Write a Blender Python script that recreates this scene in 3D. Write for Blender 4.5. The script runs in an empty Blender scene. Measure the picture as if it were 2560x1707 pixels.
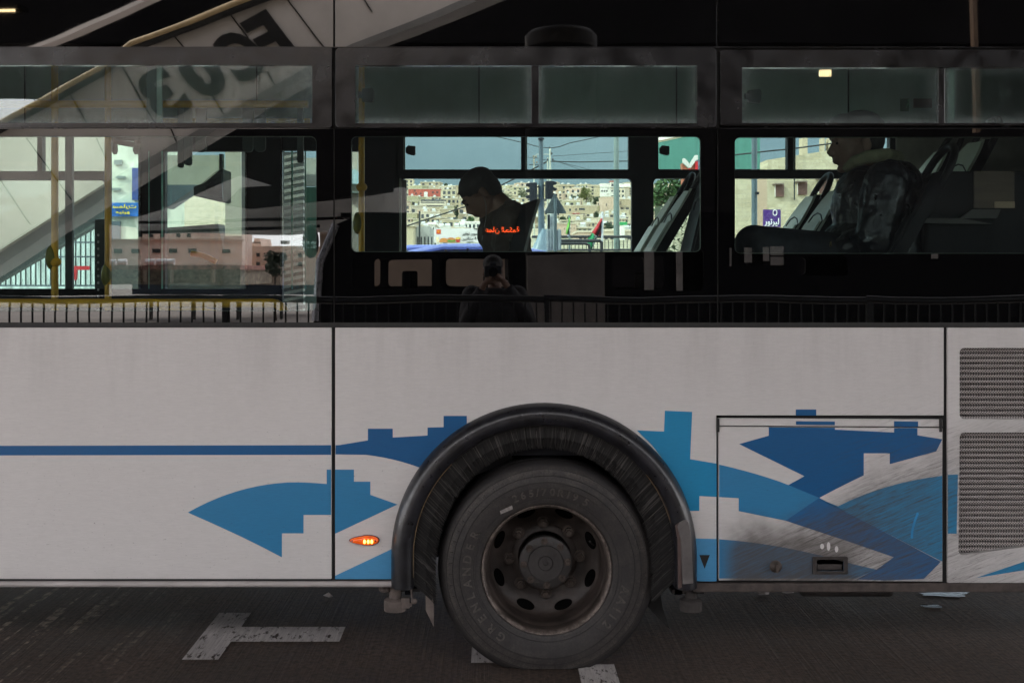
import bpy, bmesh, math, random
from mathutils import Vector, Matrix, noise
from mathutils.geometry import tessellate_polygon
R = math.radians
PI = math.pi
random.seed(7)
scene = bpy.context.scene
C = scene.collection

# ------------------------------------------------------------------ camera
# bus side = plane y 0, camera 4.8 m in front of it, eye height 1.612 m
D, H, F, CX, CY = 4.8, 1.612, 3000.0, 1232.0, 675.0
cam = bpy.data.cameras.new('camera')
cam.sensor_width = 36
cam.lens = F / 2560 * 36
cam.shift_x = (1280 - CX) / 2560
cam.shift_y = -(853.5 - CY) / 2560
cam.clip_start = 0.05
cam.clip_end = 3000
co = bpy.data.objects.new('camera', cam)
co.location = (0, -D, H)
co.rotation_euler = (R(90), 0, 0)
C.objects.link(co)
scene.camera = co

# ------------------------------------------------------------------ sky, sun, exposure
SUN = Vector((-0.66, -0.40, 0.64)).normalized()
sun_el = math.asin(SUN.z)
w = bpy.data.worlds.new('World')
scene.world = w
w.use_nodes = True
nt = w.node_tree
for n in list(nt.nodes): nt.nodes.remove(n)
out = nt.nodes.new('ShaderNodeOutputWorld')
bg = nt.nodes.new('ShaderNodeBackground')
bg.inputs['Strength'].default_value = 0.12
sky = nt.nodes.new('ShaderNodeTexSky')
sky.sky_type = 'NISHITA'
sky.sun_disc = False
sky.sun_elevation = sun_el
sky.sun_rotation = math.atan2(SUN.x, SUN.y)
tc = nt.nodes.new('ShaderNodeTexCoord')
mp = nt.nodes.new('ShaderNodeMapping')
mp.inputs['Scale'].default_value = (1, 1, 3.2)
ns = nt.nodes.new('ShaderNodeTexNoise')
ns.inputs['Scale'].default_value = 3.0
ns.inputs['Detail'].default_value = 7
ns.inputs['Roughness'].default_value = 0.55
sx = nt.nodes.new('ShaderNodeSeparateXYZ')
mr = nt.nodes.new('ShaderNodeMapRange')       # storm cloud over the hill (+y), bright broken cloud opposite
mr.inputs['From Min'].default_value = 0.93
mr.inputs['From Max'].default_value = 0.55
cr = nt.nodes.new('ShaderNodeValToRGB')
cr.color_ramp.elements[0].position = 0.35
cr.color_ramp.elements[0].color = (0.72, 0.86, 0.98, 1)
cr.color_ramp.elements[1].position = 0.7
cr.color_ramp.elements[1].color = (1.15, 1.25, 1.3, 1)
m1 = nt.nodes.new('ShaderNodeMix'); m1.data_type = 'RGBA'
m1.inputs['A'].default_value = (1.85, 2.02, 2.1, 1)
m1.inputs['B'].default_value = (16.8, 14.4, 13.6, 1)
m2 = nt.nodes.new('ShaderNodeMix'); m2.data_type = 'RGBA'; m2.blend_type = 'MULTIPLY'
m2.inputs['Factor'].default_value = 1
m3 = nt.nodes.new('ShaderNodeMix'); m3.data_type = 'RGBA'
m3.inputs['Factor'].default_value = 0.88
L = nt.links.new
L(tc.outputs['Generated'], mp.inputs['Vector']); L(mp.outputs[0], ns.inputs['Vector'])
L(tc.outputs['Generated'], sx.inputs[0]); L(sx.outputs['Y'], mr.inputs['Value'])
L(ns.outputs['Fac'], cr.inputs[0]); L(mr.outputs[0], m1.inputs['Factor'])
L(m1.outputs['Result'], m2.inputs['A']); L(cr.outputs[0], m2.inputs['B'])
L(sky.outputs[0], m3.inputs['A']); L(m2.outputs['Result'], m3.inputs['B'])
L(m3.outputs['Result'], bg.inputs['Color']); L(bg.outputs[0], out.inputs[0])

sl = bpy.data.lights.new('sun', 'SUN')
sl.energy = 2.05
sl.angle = R(0.6)
sl.color = (1.0, 0.93, 0.80)
so = bpy.data.objects.new('sun', sl)
so.rotation_euler = (-SUN).to_track_quat('-Z', 'Y').to_euler()
C.objects.link(so)
scene.view_settings.view_transform = 'Standard'
scene.view_settings.look = 'None'
scene.view_settings.gamma = 1
scene.view_settings.exposure = 1.62
cy = scene.cycles
cy.use_denoising = True
cy.max_bounces = 10
cy.diffuse_bounces = 5
cy.glossy_bounces = 4
cy.transparent_max_bounces = 24
cy.sample_clamp_indirect = 6
cy.caustics_reflective = False
cy.caustics_refractive = False

# ------------------------------------------------------------------ measuring
def P(px, py, y=0.0):
    """photo pixel (2560 wide) at depth y -> world point"""
    s = (D + y) / F
    return Vector(((px - CX) * s, y, H - (py - CY) * s))
def Mi(px, py, Y):
    """thing seen mirrored in the bus side: real point stands at -Y behind the camera"""
    v = P(px, py, Y); return Vector((v.x, -Y, v.z))
def X(px, y=0.0): return (px - CX) * (D + y) / F
def Z(py, y=0.0): return H - (py - CY) * (D + y) / F

# ------------------------------------------------------------------ materials
MATS = {}
def nodes(name):
    m = bpy.data.materials.new(name); m.use_nodes = True
    n = m.node_tree; b = n.nodes['Principled BSDF']
    return m, n, b
def noise_fac(n, scale, detail=4, rough=0.6, stretch=(1, 1, 1), coord='Object', rot=(0, 0, 0)):
    t = n.nodes.new('ShaderNodeTexCoord'); mpn = n.nodes.new('ShaderNodeMapping')
    if any(rot): mpn.vector_type = 'TEXTURE'; stretch = tuple(1 / q for q in stretch)
    mpn.inputs['Scale'].default_value = stretch; mpn.inputs['Rotation'].default_value = rot
    if coord == 'World':
        g = n.nodes.new('ShaderNodeNewGeometry'); n.links.new(g.outputs['Position'], mpn.inputs['Vector'])
    else:
        n.links.new(t.outputs[coord], mpn.inputs['Vector'])
    x = n.nodes.new('ShaderNodeTexNoise')
    x.inputs['Scale'].default_value = scale; x.inputs['Detail'].default_value = detail
    x.inputs['Roughness'].default_value = rough
    n.links.new(mpn.outputs[0], x.inputs['Vector'])
    return x.outputs['Fac']
def ramp(n, fac, stops):
    r = n.nodes.new('ShaderNodeValToRGB')
    els = r.color_ramp.elements
    while len(els) < len(stops): els.new(0.5)
    for e, (p, c) in zip(els, stops):
        e.position = p
        e.color = (c, c, c, 1) if isinstance(c, (int, float)) else (*c, 1)
    n.links.new(fac, r.inputs[0]); return r.outputs[0]
def math_(n, op, a, b=None, c=None, clamp=False):
    x = n.nodes.new('ShaderNodeMath'); x.operation = op; x.use_clamp = clamp
    for i, v in enumerate((a, b, c)):
        if v is None: continue
        if isinstance(v, (int, float)): x.inputs[i].default_value = v
        else: n.links.new(v, x.inputs[i])
    return x.outputs[0]
def mixc(n, fac, a, b, mode='MIX'):
    x = n.nodes.new('ShaderNodeMix'); x.data_type = 'RGBA'; x.blend_type = mode
    for k, v in (('Factor', fac), ('A', a), ('B', b)):
        if isinstance(v, (int, float)): x.inputs[k].default_value = v if k == 'Factor' else (v, v, v, 1)
        elif isinstance(v, (tuple, list)): x.inputs[k].default_value = (*v, 1)
        else: n.links.new(v, x.inputs[k])
    return x.outputs['Result']
def bump(n, b, h, dist=0.01, strength=0.4):
    x = n.nodes.new('ShaderNodeBump'); x.inputs['Strength'].default_value = strength
    x.inputs['Distance'].default_value = dist
    n.links.new(h, x.inputs['Height']); n.links.new(x.outputs[0], b.inputs['Normal'])
def mat(name, col, rough=0.6, var=0.25, scale=6, metal=0, bmp=0.0, bscale=60, coat=0, emit=None, estr=0, spec=None, stretch=(1, 1, 1)):
    if name in MATS: return MATS[name]
    m, n, b = nodes(name)
    f = noise_fac(n, scale, 5, stretch=stretch)
    lo = tuple(c * (1 - var) for c in col); hi = tuple(min(1, c * (1 + var)) for c in col)
    n.links.new(ramp(n, f, [(0.3, lo), (0.7, hi)]), b.inputs['Base Color'])
    f2 = noise_fac(n, scale * 3, 3)
    n.links.new(ramp(n, f2, [(0.3, max(0.02, rough - 0.08)), (0.7, min(1, rough + 0.08))]), b.inputs['Roughness'])
    b.inputs['Metallic'].default_value = metal
    b.inputs['Coat Weight'].default_value = coat
    b.inputs['Coat Roughness'].default_value = 0.05
    if spec is not None: b.inputs['IOR'].default_value = spec
    if bmp: bump(n, b, noise_fac(n, bscale, 4, stretch=stretch), 0.005, bmp)
    if emit:
        b.inputs['Emission Color'].default_value = (*emit, 1)
        b.inputs['Emission Strength'].default_value = estr
    MATS[name] = m
    return m
def glass_mat(name, tint, r0=0.08, dirt=0.03, rip=0.0, dirt_scale=60, dirtcol=(0.5, 0.52, 0.5), edge=0.0):
    if name in MATS: return MATS[name]
    m, n, b = nodes(name)
    n.nodes.remove(b)
    o = n.nodes['Material Output']
    tr = n.nodes.new('ShaderNodeBsdfTransparent'); tr.inputs[0].default_value = (*tint, 1)
    gl = n.nodes.new('ShaderNodeBsdfGlossy'); gl.inputs['Roughness'].default_value = 0.005
    df = n.nodes.new('ShaderNodeBsdfDiffuse'); df.inputs[0].default_value = (*dirtcol, 1)
    if rip:
        bp = n.nodes.new('ShaderNodeBump'); bp.inputs['Strength'].default_value = rip; bp.inputs['Distance'].default_value = 0.01
        n.links.new(noise_fac(n, 1.6, 1.5, coord='World', stretch=(1, 1, 1.8)), bp.inputs['Height'])
        n.links.new(bp.outputs[0], gl.inputs['Normal'])
    lw = n.nodes.new('ShaderNodeLayerWeight'); lw.inputs['Blend'].default_value = 0.5
    f5 = math_(n, 'POWER', lw.outputs['Facing'], 5.0)
    fac = math_(n, 'MULTIPLY_ADD', f5, 1 - r0, r0)
    mx = n.nodes.new('ShaderNodeMixShader')
    n.links.new(fac, mx.inputs[0]); n.links.new(tr.outputs[0], mx.inputs[1]); n.links.new(gl.outputs[0], mx.inputs[2])
    # dust: fine speckle plus vertical streaks
    a = ramp(n, noise_fac(n, dirt_scale * 3, 3, 0.7, coord='World'), [(0.66, 0.0), (0.74, 1.0)])
    c = ramp(n, noise_fac(n, dirt_scale * 0.3, 5, 0.7, coord='World', stretch=(1, 1, 0.12)), [(0.4, 0.0), (0.8, 0.8)])
    dd = math_(n, 'MULTIPLY', math_(n, 'ADD', a, c), dirt, clamp=True)
    dd = math_(n, 'ADD', dd, dirt * 0.35, clamp=True)
    if edge:
        tg = n.nodes.new('ShaderNodeTexCoord'); sg = n.nodes.new('ShaderNodeSeparateXYZ'); n.links.new(tg.outputs['Generated'], sg.inputs[0])
        ez = math_(n, 'MULTIPLY', math_(n, 'ABSOLUTE', math_(n, 'SUBTRACT', sg.outputs['Z'], 0.55)), 2.0)
        ex_ = math_(n, 'MULTIPLY', math_(n, 'ABSOLUTE', math_(n, 'SUBTRACT', sg.outputs['X'], 0.5)), 2.0)
        ee = math_(n, 'MAXIMUM', math_(n, 'POWER', ez, 6.0), math_(n, 'POWER', ex_, 16.0))
        en = ramp(n, noise_fac(n, 45, 5, 0.75, coord='World'), [(0.35, 0.25), (0.65, 1.0)])
        dd = math_(n, 'ADD', dd, math_(n, 'MULTIPLY', math_(n, 'MULTIPLY', ee, en), edge), clamp=True)
    mx2 = n.nodes.new('ShaderNodeMixShader')
    n.links.new(dd, mx2.inputs[0]); n.links.new(mx.outputs[0], mx2.inputs[1]); n.links.new(df.outputs[0], mx2.inputs[2])
    n.links.new(mx2.outputs[0], o.inputs['Surface'])
    MATS[name] = m
    return m
def black_glass(name, base=(0.002, 0.002, 0.003), ior=2.15, rough=0.006, rip=0.03):
    m, n, b = nodes(name)
    b.inputs['Base Color'].default_value = (*base, 1)
    b.inputs['IOR'].default_value = ior
    n.links.new(ramp(n, noise_fac(n, 5, 5, coord='World'), [(0.35, rough * 0.6), (0.75, rough * 2.2)]), b.inputs['Roughness'])
    dust = ramp(n, noise_fac(n, 220, 2, 0.7, coord='World'), [(0.72, 0.002), (0.80, 0.03)])
    n.links.new(dust, b.inputs['Base Color'])
    bump(n, b, noise_fac(n, 1.6, 1.5, coord='World', stretch=(1, 1, 1.8)), 0.01, rip)
    MATS[name] = m
    return m
def paint(name, col, rough=0.32):
    """bus side paint with road dirt flung up behind the wheel; dirt fixed on the bus"""
    m, n, b = nodes(name)
    g = n.nodes.new('ShaderNodeNewGeometry'); sp = n.nodes.new('ShaderNodeSeparateXYZ')
    n.links.new(g.outputs['Position'], sp.inputs[0])
    xs, zs = sp.outputs['X'], sp.outputs['Z']
    # soft mottling
    base = mixc(n, ramp(n, noise_fac(n, 1.3, 4, coord='World'), [(0.3, 0.0), (0.7, 1.0)]), tuple(c * 0.94 for c in col), col)
    fin = noise_fac(n, 240, 3, 0.8, coord='World', stretch=(0.12, 1, 1.0))
    base = mixc(n, ramp(n, fin, [(0.35, 0.0), (0.7, 0.22)]), base, tuple(c * 0.55 for c in col))
    # fan of streaks: wheel rear = around x .9..1.9, z .35..1.1
    def sstep(v, a, b_): 
        x = n.nodes.new('ShaderNodeMapRange'); x.interpolation_type = 'SMOOTHERSTEP'
        x.inputs['From Min'].default_value = a; x.inputs['From Max'].default_value = b_
        n.links.new(v, x.inputs['Value']); return x.outputs[0]
    warp = noise_fac(n, 5, 4, coord='World')
    wz = math_(n, 'MULTIPLY_ADD', warp, 0.22, zs)
    # distance above the slanting lower limit
    lim = math_(n, 'SUBTRACT', wz, math_(n, 'MULTIPLY_ADD', xs, 0.50, 0.05))   # z - (.5x+.05)
    heavy = math_(n, 'MULTIPLY', sstep(lim, 0.20, -0.06), sstep(xs, 0.86, 1.05))
    fade = sstep(xs, 2.3, 1.2)
    fade = math_(n, 'MULTIPLY_ADD', fade, 0.78, 0.22)
    heavy = math_(n, 'MULTIPLY', heavy, fade)
    low = math_(n, 'MULTIPLY', sstep(wz, 0.80, 0.58), sstep(xs, 0.86, 1.0))
    low = math_(n, 'MULTIPLY', low, math_(n, 'MULTIPLY_ADD', sstep(xs, 1.70, 1.25), 1.1, 0.15, clamp=True))
    st = ramp(n, noise_fac(n, 120, 5, 0.8, stretch=(0.07, 1, 1.0), rot=(0, R(-24), 0), coord='World'), [(0.38, 0.05), (0.60, 1.0)])
    st2 = ramp(n, noise_fac(n, 170, 4, 0.85, stretch=(0.05, 1, 1.0), rot=(0, R(-20), 0), coord='World'), [(0.52, 0.0), (0.7, 1.0)])
    dm = math_(n, 'MAXIMUM', math_(n, 'MULTIPLY', heavy, math_(n, 'MULTIPLY_ADD', st, 0.60, 0.35)), math_(n, 'MULTIPLY', low, math_(n, 'MULTIPLY_ADD', st, 0.22, 0.78)))
    # thin streaks further back and sparse specks everywhere low down
    thin = math_(n, 'MULTIPLY', math_(n, 'MULTIPLY', st2, sstep(zs, 1.25, 0.8)), math_(n, 'MULTIPLY', sstep(xs, 1.0, 1.7), 0.60))
    spk = ramp(n, noise_fac(n, 160, 2, 0.6, coord='World', stretch=(0.5, 1, 1)), [(0.70, 0.0), (0.78, 0.6)])
    spk = math_(n, 'MULTIPLY', spk, math_(n, 'MULTIPLY_ADD', sstep(zs, 1.3, 0.5), 0.9, 0.25))
    film = math_(n, 'ADD', math_(n, 'MULTIPLY', sstep(wz, 0.56, 0.40), 0.14), math_(n, 'MULTIPLY', math_(n, 'MULTIPLY', sstep(zs, 0.9, 1.42), ramp(n, noise_fac(n, 8, 4, 0.7, coord='World', stretch=(1, 1, 0.12)), [(0.45, 0.0), (0.75, 1.0)])), 0.16))
    tot = math_(n, 'ADD', math_(n, 'ADD', dm, thin, clamp=True), math_(n, 'ADD', spk, film), clamp=True)
    tot = math_(n, 'MULTIPLY', tot, 0.93)
    n.links.new(mixc(n, tot, base, (0.062, 0.052, 0.046)), b.inputs['Base Color'])
    n.links.new(math_(n, 'MULTIPLY_ADD', tot, 0.45, rough, clamp=True), b.inputs['Roughness'])
    bump(n, b, noise_fac(n, 1.3, 3, coord='World'), 0.03, 0.22)
    MATS[name] = m
    return m

M_white = paint('bus_white_paint', (0.655, 0.635, 0.625))
M_dblue = paint('bus_dark_blue', (0.0, 0.095, 0.27))
M_mblue = paint('bus_mid_blue', (0.03, 0.215, 0.43))
M_cblue = paint('bus_cyan_blue', (0.010, 0.245, 0.48))
M_lblue = paint('bus_light_blue', (0.075, 0.30, 0.55))
M_ov = paint('bus_overlap_blue', (0.002, 0.12, 0.32))
M_black = black_glass('black_window_border')
M_cove = black_glass('black_roof_cove', ior=2.1, rough=0.010)
M_frame = mat('window_frame_metal', (0.008, 0.007, 0.0075), 0.22, 0.2, 3, spec=1.75, bmp=0.03, bscale=60)
M_rubber = mat('black_rubber', (0.012, 0.012, 0.012), 0.6, 0.3, 20)
M_seam = mat('panel_gap', (0.008, 0.008, 0.008), 0.7)
M_trim = mat('grey_skirt_trim', (0.40, 0.37, 0.36), 0.4, 0.15, 5)
M_dtrim = mat('dirty_skirt_trim', (0.055, 0.043, 0.038), 0.75, 0.5, 14, bmp=0.4)
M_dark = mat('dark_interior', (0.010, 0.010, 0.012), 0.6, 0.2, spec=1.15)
M_chassis = mat('dirty_chassis', (0.035, 0.030, 0.028), 0.85, 0.4, 12, bmp=0.5)
M_glass = glass_mat('tinted_window_glass', (0.82, 0.885, 0.875), 0.12, 0.010, rip=0.018)
M_fglass = glass_mat('far_window_glass', (0.82, 0.885, 0.875), 0.03, 0.03)
M_hglass = glass_mat('dusty_hopper_glass', (0.76, 0.85, 0.83), 0.085, 0.050, rip=0.02, dirt_scale=60, dirtcol=(0.42, 0.47, 0.47), edge=0.24)
M_yellow = mat('yellow_handrail', (0.85, 0.43, 0.015), 0.4, 0.12, 4, coat=0.1)
M_seat = mat('grey_plastic_seat', (0.74, 0.78, 0.66), 0.38, 0.15, 4)
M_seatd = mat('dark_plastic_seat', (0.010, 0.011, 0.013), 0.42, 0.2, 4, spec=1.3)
M_skin = mat('skin', (0.24, 0.135, 0.095), 0.5, 0.15, 12, bmp=0.15, bscale=90)
M_hair = mat('black_hair', (0.012, 0.010, 0.009), 0.55, 0.4, 60, bmp=0.6, bscale=120, stretch=(1, 1, 0.3))

# ------------------------------------------------------------------ mesh builder
class MB:
    def __init__(s): s.v = []; s.f = []
    def builds(s, name, m, parent=None, **k):
        """every loose piece becomes an object of its own"""
        par = list(range(len(s.v)))
        def find(i):
            while par[i] != i: par[i] = par[par[i]]; i = par[i]
            return i
        for f in s.f:
            for i in f[1:]: par[find(i)] = find(f[0])
        groups = {}
        for f in s.f: groups.setdefault(find(f[0]), []).append(f)
        res = []
        for fs in groups.values():
            ids = sorted({i for f in fs for i in f}); mp_ = {i: j for j, i in enumerate(ids)}
            q_ = MB(); q_.v = [s.v[i] for i in ids]; q_.f = [tuple(mp_[i] for i in f) for f in fs]
            res.append(q_.build(name, m, parent, **k))
        return res
    def add(s, vs, fs):
        k = len(s.v); s.v += [Vector(v) for v in vs]; s.f += [tuple(i + k for i in f) for f in fs]; return s
    def box(s, x0, x1, y0, y1, z0, z1):
        x0, x1 = min(x0, x1), max(x0, x1); y0, y1 = min(y0, y1), max(y0, y1); z0, z1 = min(z0, z1), max(z0, z1)
        vs = [(x, y, z) for x in (x0, x1) for y in (y0, y1) for z in (z0, z1)]
        return s.add(vs, [(0, 1, 3, 2), (4, 6, 7, 5), (0, 4, 5, 1), (2, 3, 7, 6), (0, 2, 6, 4), (1, 5, 7, 3)])
    def pbox(s, px0, px1, py0, py1, y0, y1, yr=None):
        """box whose front face covers photo pixels at depth yr (default y0)"""
        r = y0 if yr is None else yr
        return s.box(X(px0, r), X(px1, r), y0, y1, Z(py1, r), Z(py0, r))
    def tube(s, pts, r, n=10, caps=True, flat=1.0):
        pts = [Vector(p) for p in pts]; rs = r if isinstance(r, (list, tuple)) else [r] * len(pts)
        vs = []; up = None
        for i, p in enumerate(pts):
            a = pts[max(0, i - 1)]; b = pts[min(len(pts) - 1, i + 1)]
            t = (b - a)
            if t.length < 1e-9: t = Vector((0, 0, 1))
            t.normalize()
            if up is None:
                up = Vector((0, 0, 1)) if abs(t.z) < 0.9 else Vector((1, 0, 0))
            u = t.cross(up); 
            if u.length < 1e-6: up = Vector((0, 1, 0)); u = t.cross(up)
            u.normalize(); w_ = u.cross(t).normalized(); up = w_
            for k in range(n):
                an = 2 * PI * k / n
                vs.append(p + u * math.cos(an) * rs[i] + w_ * math.sin(an) * rs[i] * flat)
        fs = []
        for i in range(len(pts) - 1):
            for k in range(n):
                fs.append((i * n + k, i * n + (k + 1) % n, (i + 1) * n + (k + 1) % n, (i + 1) * n + k))
        if caps: fs += [tuple(range(n))[::-1], tuple(range((len(pts) - 1) * n, len(pts) * n))]
        return s.add(vs, fs)
    def ell(s, c, r, rot=None, nu=16, nv=10):
        c = Vector(c); vs = []; fs = []
        rx, ry, rz = (r, r, r) if isinstance(r, (int, float)) else r
        M_ = rot if rot is not None else Matrix.Identity(3)
        for j in range(1, nv):
            th = PI * j / nv
            for i in range(nu):
                ph = 2 * PI * i / nu
                vs.append(c + M_ @ Vector((rx * math.sin(th) * math.cos(ph), ry * math.sin(th) * math.sin(ph), rz * math.cos(th))))
        vs += [c + M_ @ Vector((0, 0, rz)), c + M_ @ Vector((0, 0, -rz))]
        a, b = len(vs) - 2, len(vs) - 1
        for j in range(nv - 2):
            for i in range(nu):
                fs.append((j * nu + i, (j + 1) * nu + i, (j + 1) * nu + (i + 1) % nu, j * nu + (i + 1) % nu))
        for i in range(nu):
            fs.append((a, i, (i + 1) % nu)); fs.append((b, (nv - 2) * nu + (i + 1) % nu, (nv - 2) * nu + i))
        return s.add(vs, fs)
    def lathe(s, prof, cx, cz, n=96, a0=0, a1=2 * PI):
        """profile (radius, y) turned about the y axis through (cx, cz)"""
        full = abs(a1 - a0 - 2 * PI) < 1e-6
        m = n if full else n + 1
        vs = [(cx + r * math.cos(a0 + (a1 - a0) * k / n), y, cz + r * math.sin(a0 + (a1 - a0) * k / n)) for r, y in prof for k in range(m)]
        fs = []
        for i in range(len(prof) - 1):
            for k in range(n):
                k2 = (k + 1) % m
                fs.append((i * m + k, i * m + k2, (i + 1) * m + k2, (i + 1) * m + k))
        return s.add(vs, fs)
    def prism(s, loops, y0, y1):
        """loops: [outline, hole, hole...] of (x, z); walls from y0 (front) to y1"""
        L3 = [[Vector((x, z, 0)) for x, z in l] for l in loops]
        tri = tessellate_polygon(L3)
        flat = [(x, z) for l in loops for x, z in l]
        n = len(flat)
        vs = [(x, y0, z) for x, z in flat] + [(x, y1, z) for x, z in flat]
        fs = [tuple(t) for t in tri] + [tuple(i + n for i in t[::-1]) for t in tri]
        k = 0
        for l in loops:
            m = len(l)
            for i in range(m):
                a, b = k + i, k + (i + 1) % m
                fs.append((a, b, b + n, a + n))
            k += m
        return s.add(vs, fs)
    def build(s, name, m, parent=None, smooth=None, bevel=0, loc=None, norm=True):
        me = bpy.data.meshes.new(name)
        org = Vector(loc) if loc is not None else Vector((0, 0, 0))
        me.from_pydata([v - org for v in s.v], [], s.f)
        if norm:
            bm = bmesh.new(); bm.from_mesh(me)
            bmesh.ops.recalc_face_normals(bm, faces=bm.faces); bm.to_mesh(me); bm.free()
        if smooth is not None:
            me.polygons.foreach_set('use_smooth', [True] * len(me.polygons))
            me.set_sharp_from_angle(angle=R(smooth))
        me.materials.append(m)
        o = bpy.data.objects.new(name, me); C.objects.link(o)
        o.location = org
        if parent is not None:
            o.parent = parent
            o.location = org - world_loc(parent)
        if bevel:
            b = o.modifiers.new('bevel', 'BEVEL'); b.width = bevel; b.segments = 2; b.limit_method = 'ANGLE'
        return o
WL = {}
def world_loc(o):
    p = Vector((0, 0, 0))
    while o is not None: p += o.location; o = o.parent
    return p
def tag(o, label=None, cat=None, group=None, kind=None):
    if label: o['label'] = label
    if cat: o['category'] = cat
    if group: o['group'] = group
    if kind: o['kind'] = kind
    return o
def thing(name, loc, label, cat, group=None, parent=None):
    o = bpy.data.objects.new(name, None); C.objects.link(o)
    o.empty_display_size = 0.1
    o.location = Vector(loc)
    if parent is not None:
        o.parent = parent; o.location = Vector(loc) - world_loc(parent)
        if label: o['label'] = label
        return o
    return tag(o, label, cat, group)
def copy_tree(o, parent=None):
    c = o.copy(); C.objects.link(c)
    if parent is not None: c.parent = parent
    for ch in list(o.children): copy_tree(ch, c)
    return c
def pxl(pts, y=0.0): return [(X(a, y), Z(b, y)) for a, b in pts]
def rrect(x0, x1, z0, z1, r=(0, 0, 0, 0), n=6):
    """rounded rectangle (x,z); radii order: bottom-left, bottom-right, top-right, top-left"""
    pts = []
    if isinstance(r, (int, float)): r = (r,) * 4
    for (cx, cz, a, rr) in ((x0, z0, PI, r[0]), (x1, z0, 1.5 * PI, r[1]), (x1, z1, 0, r[2]), (x0, z1, PI / 2, r[3])):
        sx_ = 1 if cx == x0 else -1; sz_ = 1 if cz == z0 else -1
        if rr <= 0: pts.append((cx, cz)); continue
        for k in range(n + 1):
            an = a + (PI / 2) * k / n
            pts.append((cx + sx_ * rr + rr * math.cos(an), cz + sz_ * rr + rr * math.sin(an)))
    return pts
def prr(px0, px1, py0, py1, r=0, y=0.0):
    rr = tuple(v / F * (D + y) for v in ((r,) * 4 if isinstance(r, (int, float)) else r))
    return rrect(X(px0, y), X(px1, y), Z(py1, y), Z(py0, y), rr)
def arc(cx, cz, r, a0, a1, n):
    return [(cx + r * math.cos(R(a0 + (a1 - a0) * k / n)), cz + r * math.sin(R(a0 + (a1 - a0) * k / n))) for k in range(n + 1)]
# ---- lettering
FORMS = {'ا': (0xFE8D, 0), 'ب': (0xFE8F, 1), 'ت': (0xFE95, 1), 'د': (0xFEA9, 0), 'ر': (0xFEAD, 0), 'س': (0xFEB1, 1), 'ف': (0xFED1, 1),
         'ن': (0xFEE5, 1), 'و': (0xFEED, 0), 'ي': (0xFEF1, 1), 'ل': (0xFEDD, 1), 'م': (0xFEE1, 1), 'ك': (0xFED9, 1), 'ع': (0xFEC9, 1), 'ة': (0xFE93, 0), 'ح': (0xFEA1, 1)}
def shape_arabic(s):
    res = []
    for i, ch in enumerate(s):
        if ch not in FORMS: res.append(ch); continue
        base, dual = FORMS[ch]
        prev = i > 0 and s[i - 1] in FORMS and FORMS[s[i - 1]][1]
        nxt = i < len(s) - 1 and s[i + 1] in FORMS and dual
        res.append(chr(base + (3 if prev and nxt else 1 if prev else 2 if nxt else 0)))
    return ''.join(reversed(res))
def text_mesh(s, size, depth=0.002, bold=0.0, space=1.0):
    """returns (verts, faces) in local x (right), z (up), centred; depth along y"""
    c = bpy.data.curves.new('t', 'FONT'); c.body = s; c.size = size; c.extrude = depth / 2
    c.align_x = 'CENTER'; c.align_y = 'CENTER'; c.offset = bold * size; c.resolution_u = 4; c.space_character = space
    o = bpy.data.objects.new('t', c); C.objects.link(o)
    bpy.context.view_layer.update()
    me = bpy.data.meshes.new_from_object(o.evaluated_get(bpy.context.evaluated_depsgraph_get()))
    vs = [Vector((v.co.x, -v.co.z, v.co.y)) for v in me.vertices]; fs = [tuple(p.vertices) for p in me.polygons]
    bpy.data.objects.remove(o); bpy.data.curves.remove(c); bpy.data.meshes.remove(me)
    return vs, fs
def put_text(name, s, size, fn, m, parent, depth=0.002, bold=0.0, space=1.0):
    vs, fs = text_mesh(s, size, depth, bold, space)
    return MB().add([fn(v) for v in vs], fs).build(name, m, parent)

# ================================================================== GROUND
m, n, b = nodes('dark_ribbed_concrete')
rib = noise_fac(n, 60, 3, 0.7, stretch=(1.3, 0.012, 1), coord='World')
pat = noise_fac(n, 1.6, 8, 0.68, coord='World')
fine = noise_fac(n, 40, 4, 0.7, coord='World')
base = ramp(n, pat, [(0.30, (0.015, 0.009, 0.006)), (0.5, (0.048, 0.030, 0.020)), (0.70, (0.100, 0.064, 0.045))])
base = mixc(n, ramp(n, rib, [(0.35, 0.0), (0.65, 0.6)]), base, (0.115, 0.080, 0.062))
base = mixc(n, ramp(n, fine, [(0.40, 0.7), (0.56, 0.0)]), base, (0.012, 0.009, 0.008))
# pale scrapes on the left part of the lane
scr = ramp(n, noise_fac(n, 26, 2, 0.6, stretch=(1.0, 0.03, 1), coord='World'), [(0.54, 0.0), (0.60, 1.0)])
g = n.nodes.new('ShaderNodeNewGeometry'); sp = n.nodes.new('ShaderNodeSeparateXYZ'); n.links.new(g.outputs['Position'], sp.inputs[0])
mm = n.nodes.new('ShaderNodeMapRange'); mm.inputs['From Min'].default_value = -1.3; mm.inputs['From Max'].default_value = -2.1
n.links.new(sp.outputs['X'], mm.inputs['Value'])
brk = ramp(n, noise_fac(n, 14, 4, 0.7, coord='World'), [(0.45, 0.0), (0.6, 1.0)])
base = mixc(n, math_(n, 'MULTIPLY', math_(n, 'MULTIPLY', scr, mm.outputs[0]), math_(n, 'MULTIPLY', brk, 0.8)), base, (0.42, 0.33, 0.26))
n.links.new(base, b.inputs['Base Color'])
n.links.new(ramp(n, pat, [(0.3, 0.58), (0.7, 0.85)]), b.inputs['Roughness'])
bump(n, b, math_(n, 'ADD', rib, math_(n, 'MULTIPLY', fine, 0.8)), 0.008, 0.75)
M_road = m
m2_, n, b = nodes('worn_white_road_paint')
wear = ramp(n, noise_fac(n, 34, 5, 0.75, coord='World', stretch=(1, 0.35, 1)), [(0.36, 0.0), (0.46, 1.0)])
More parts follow.
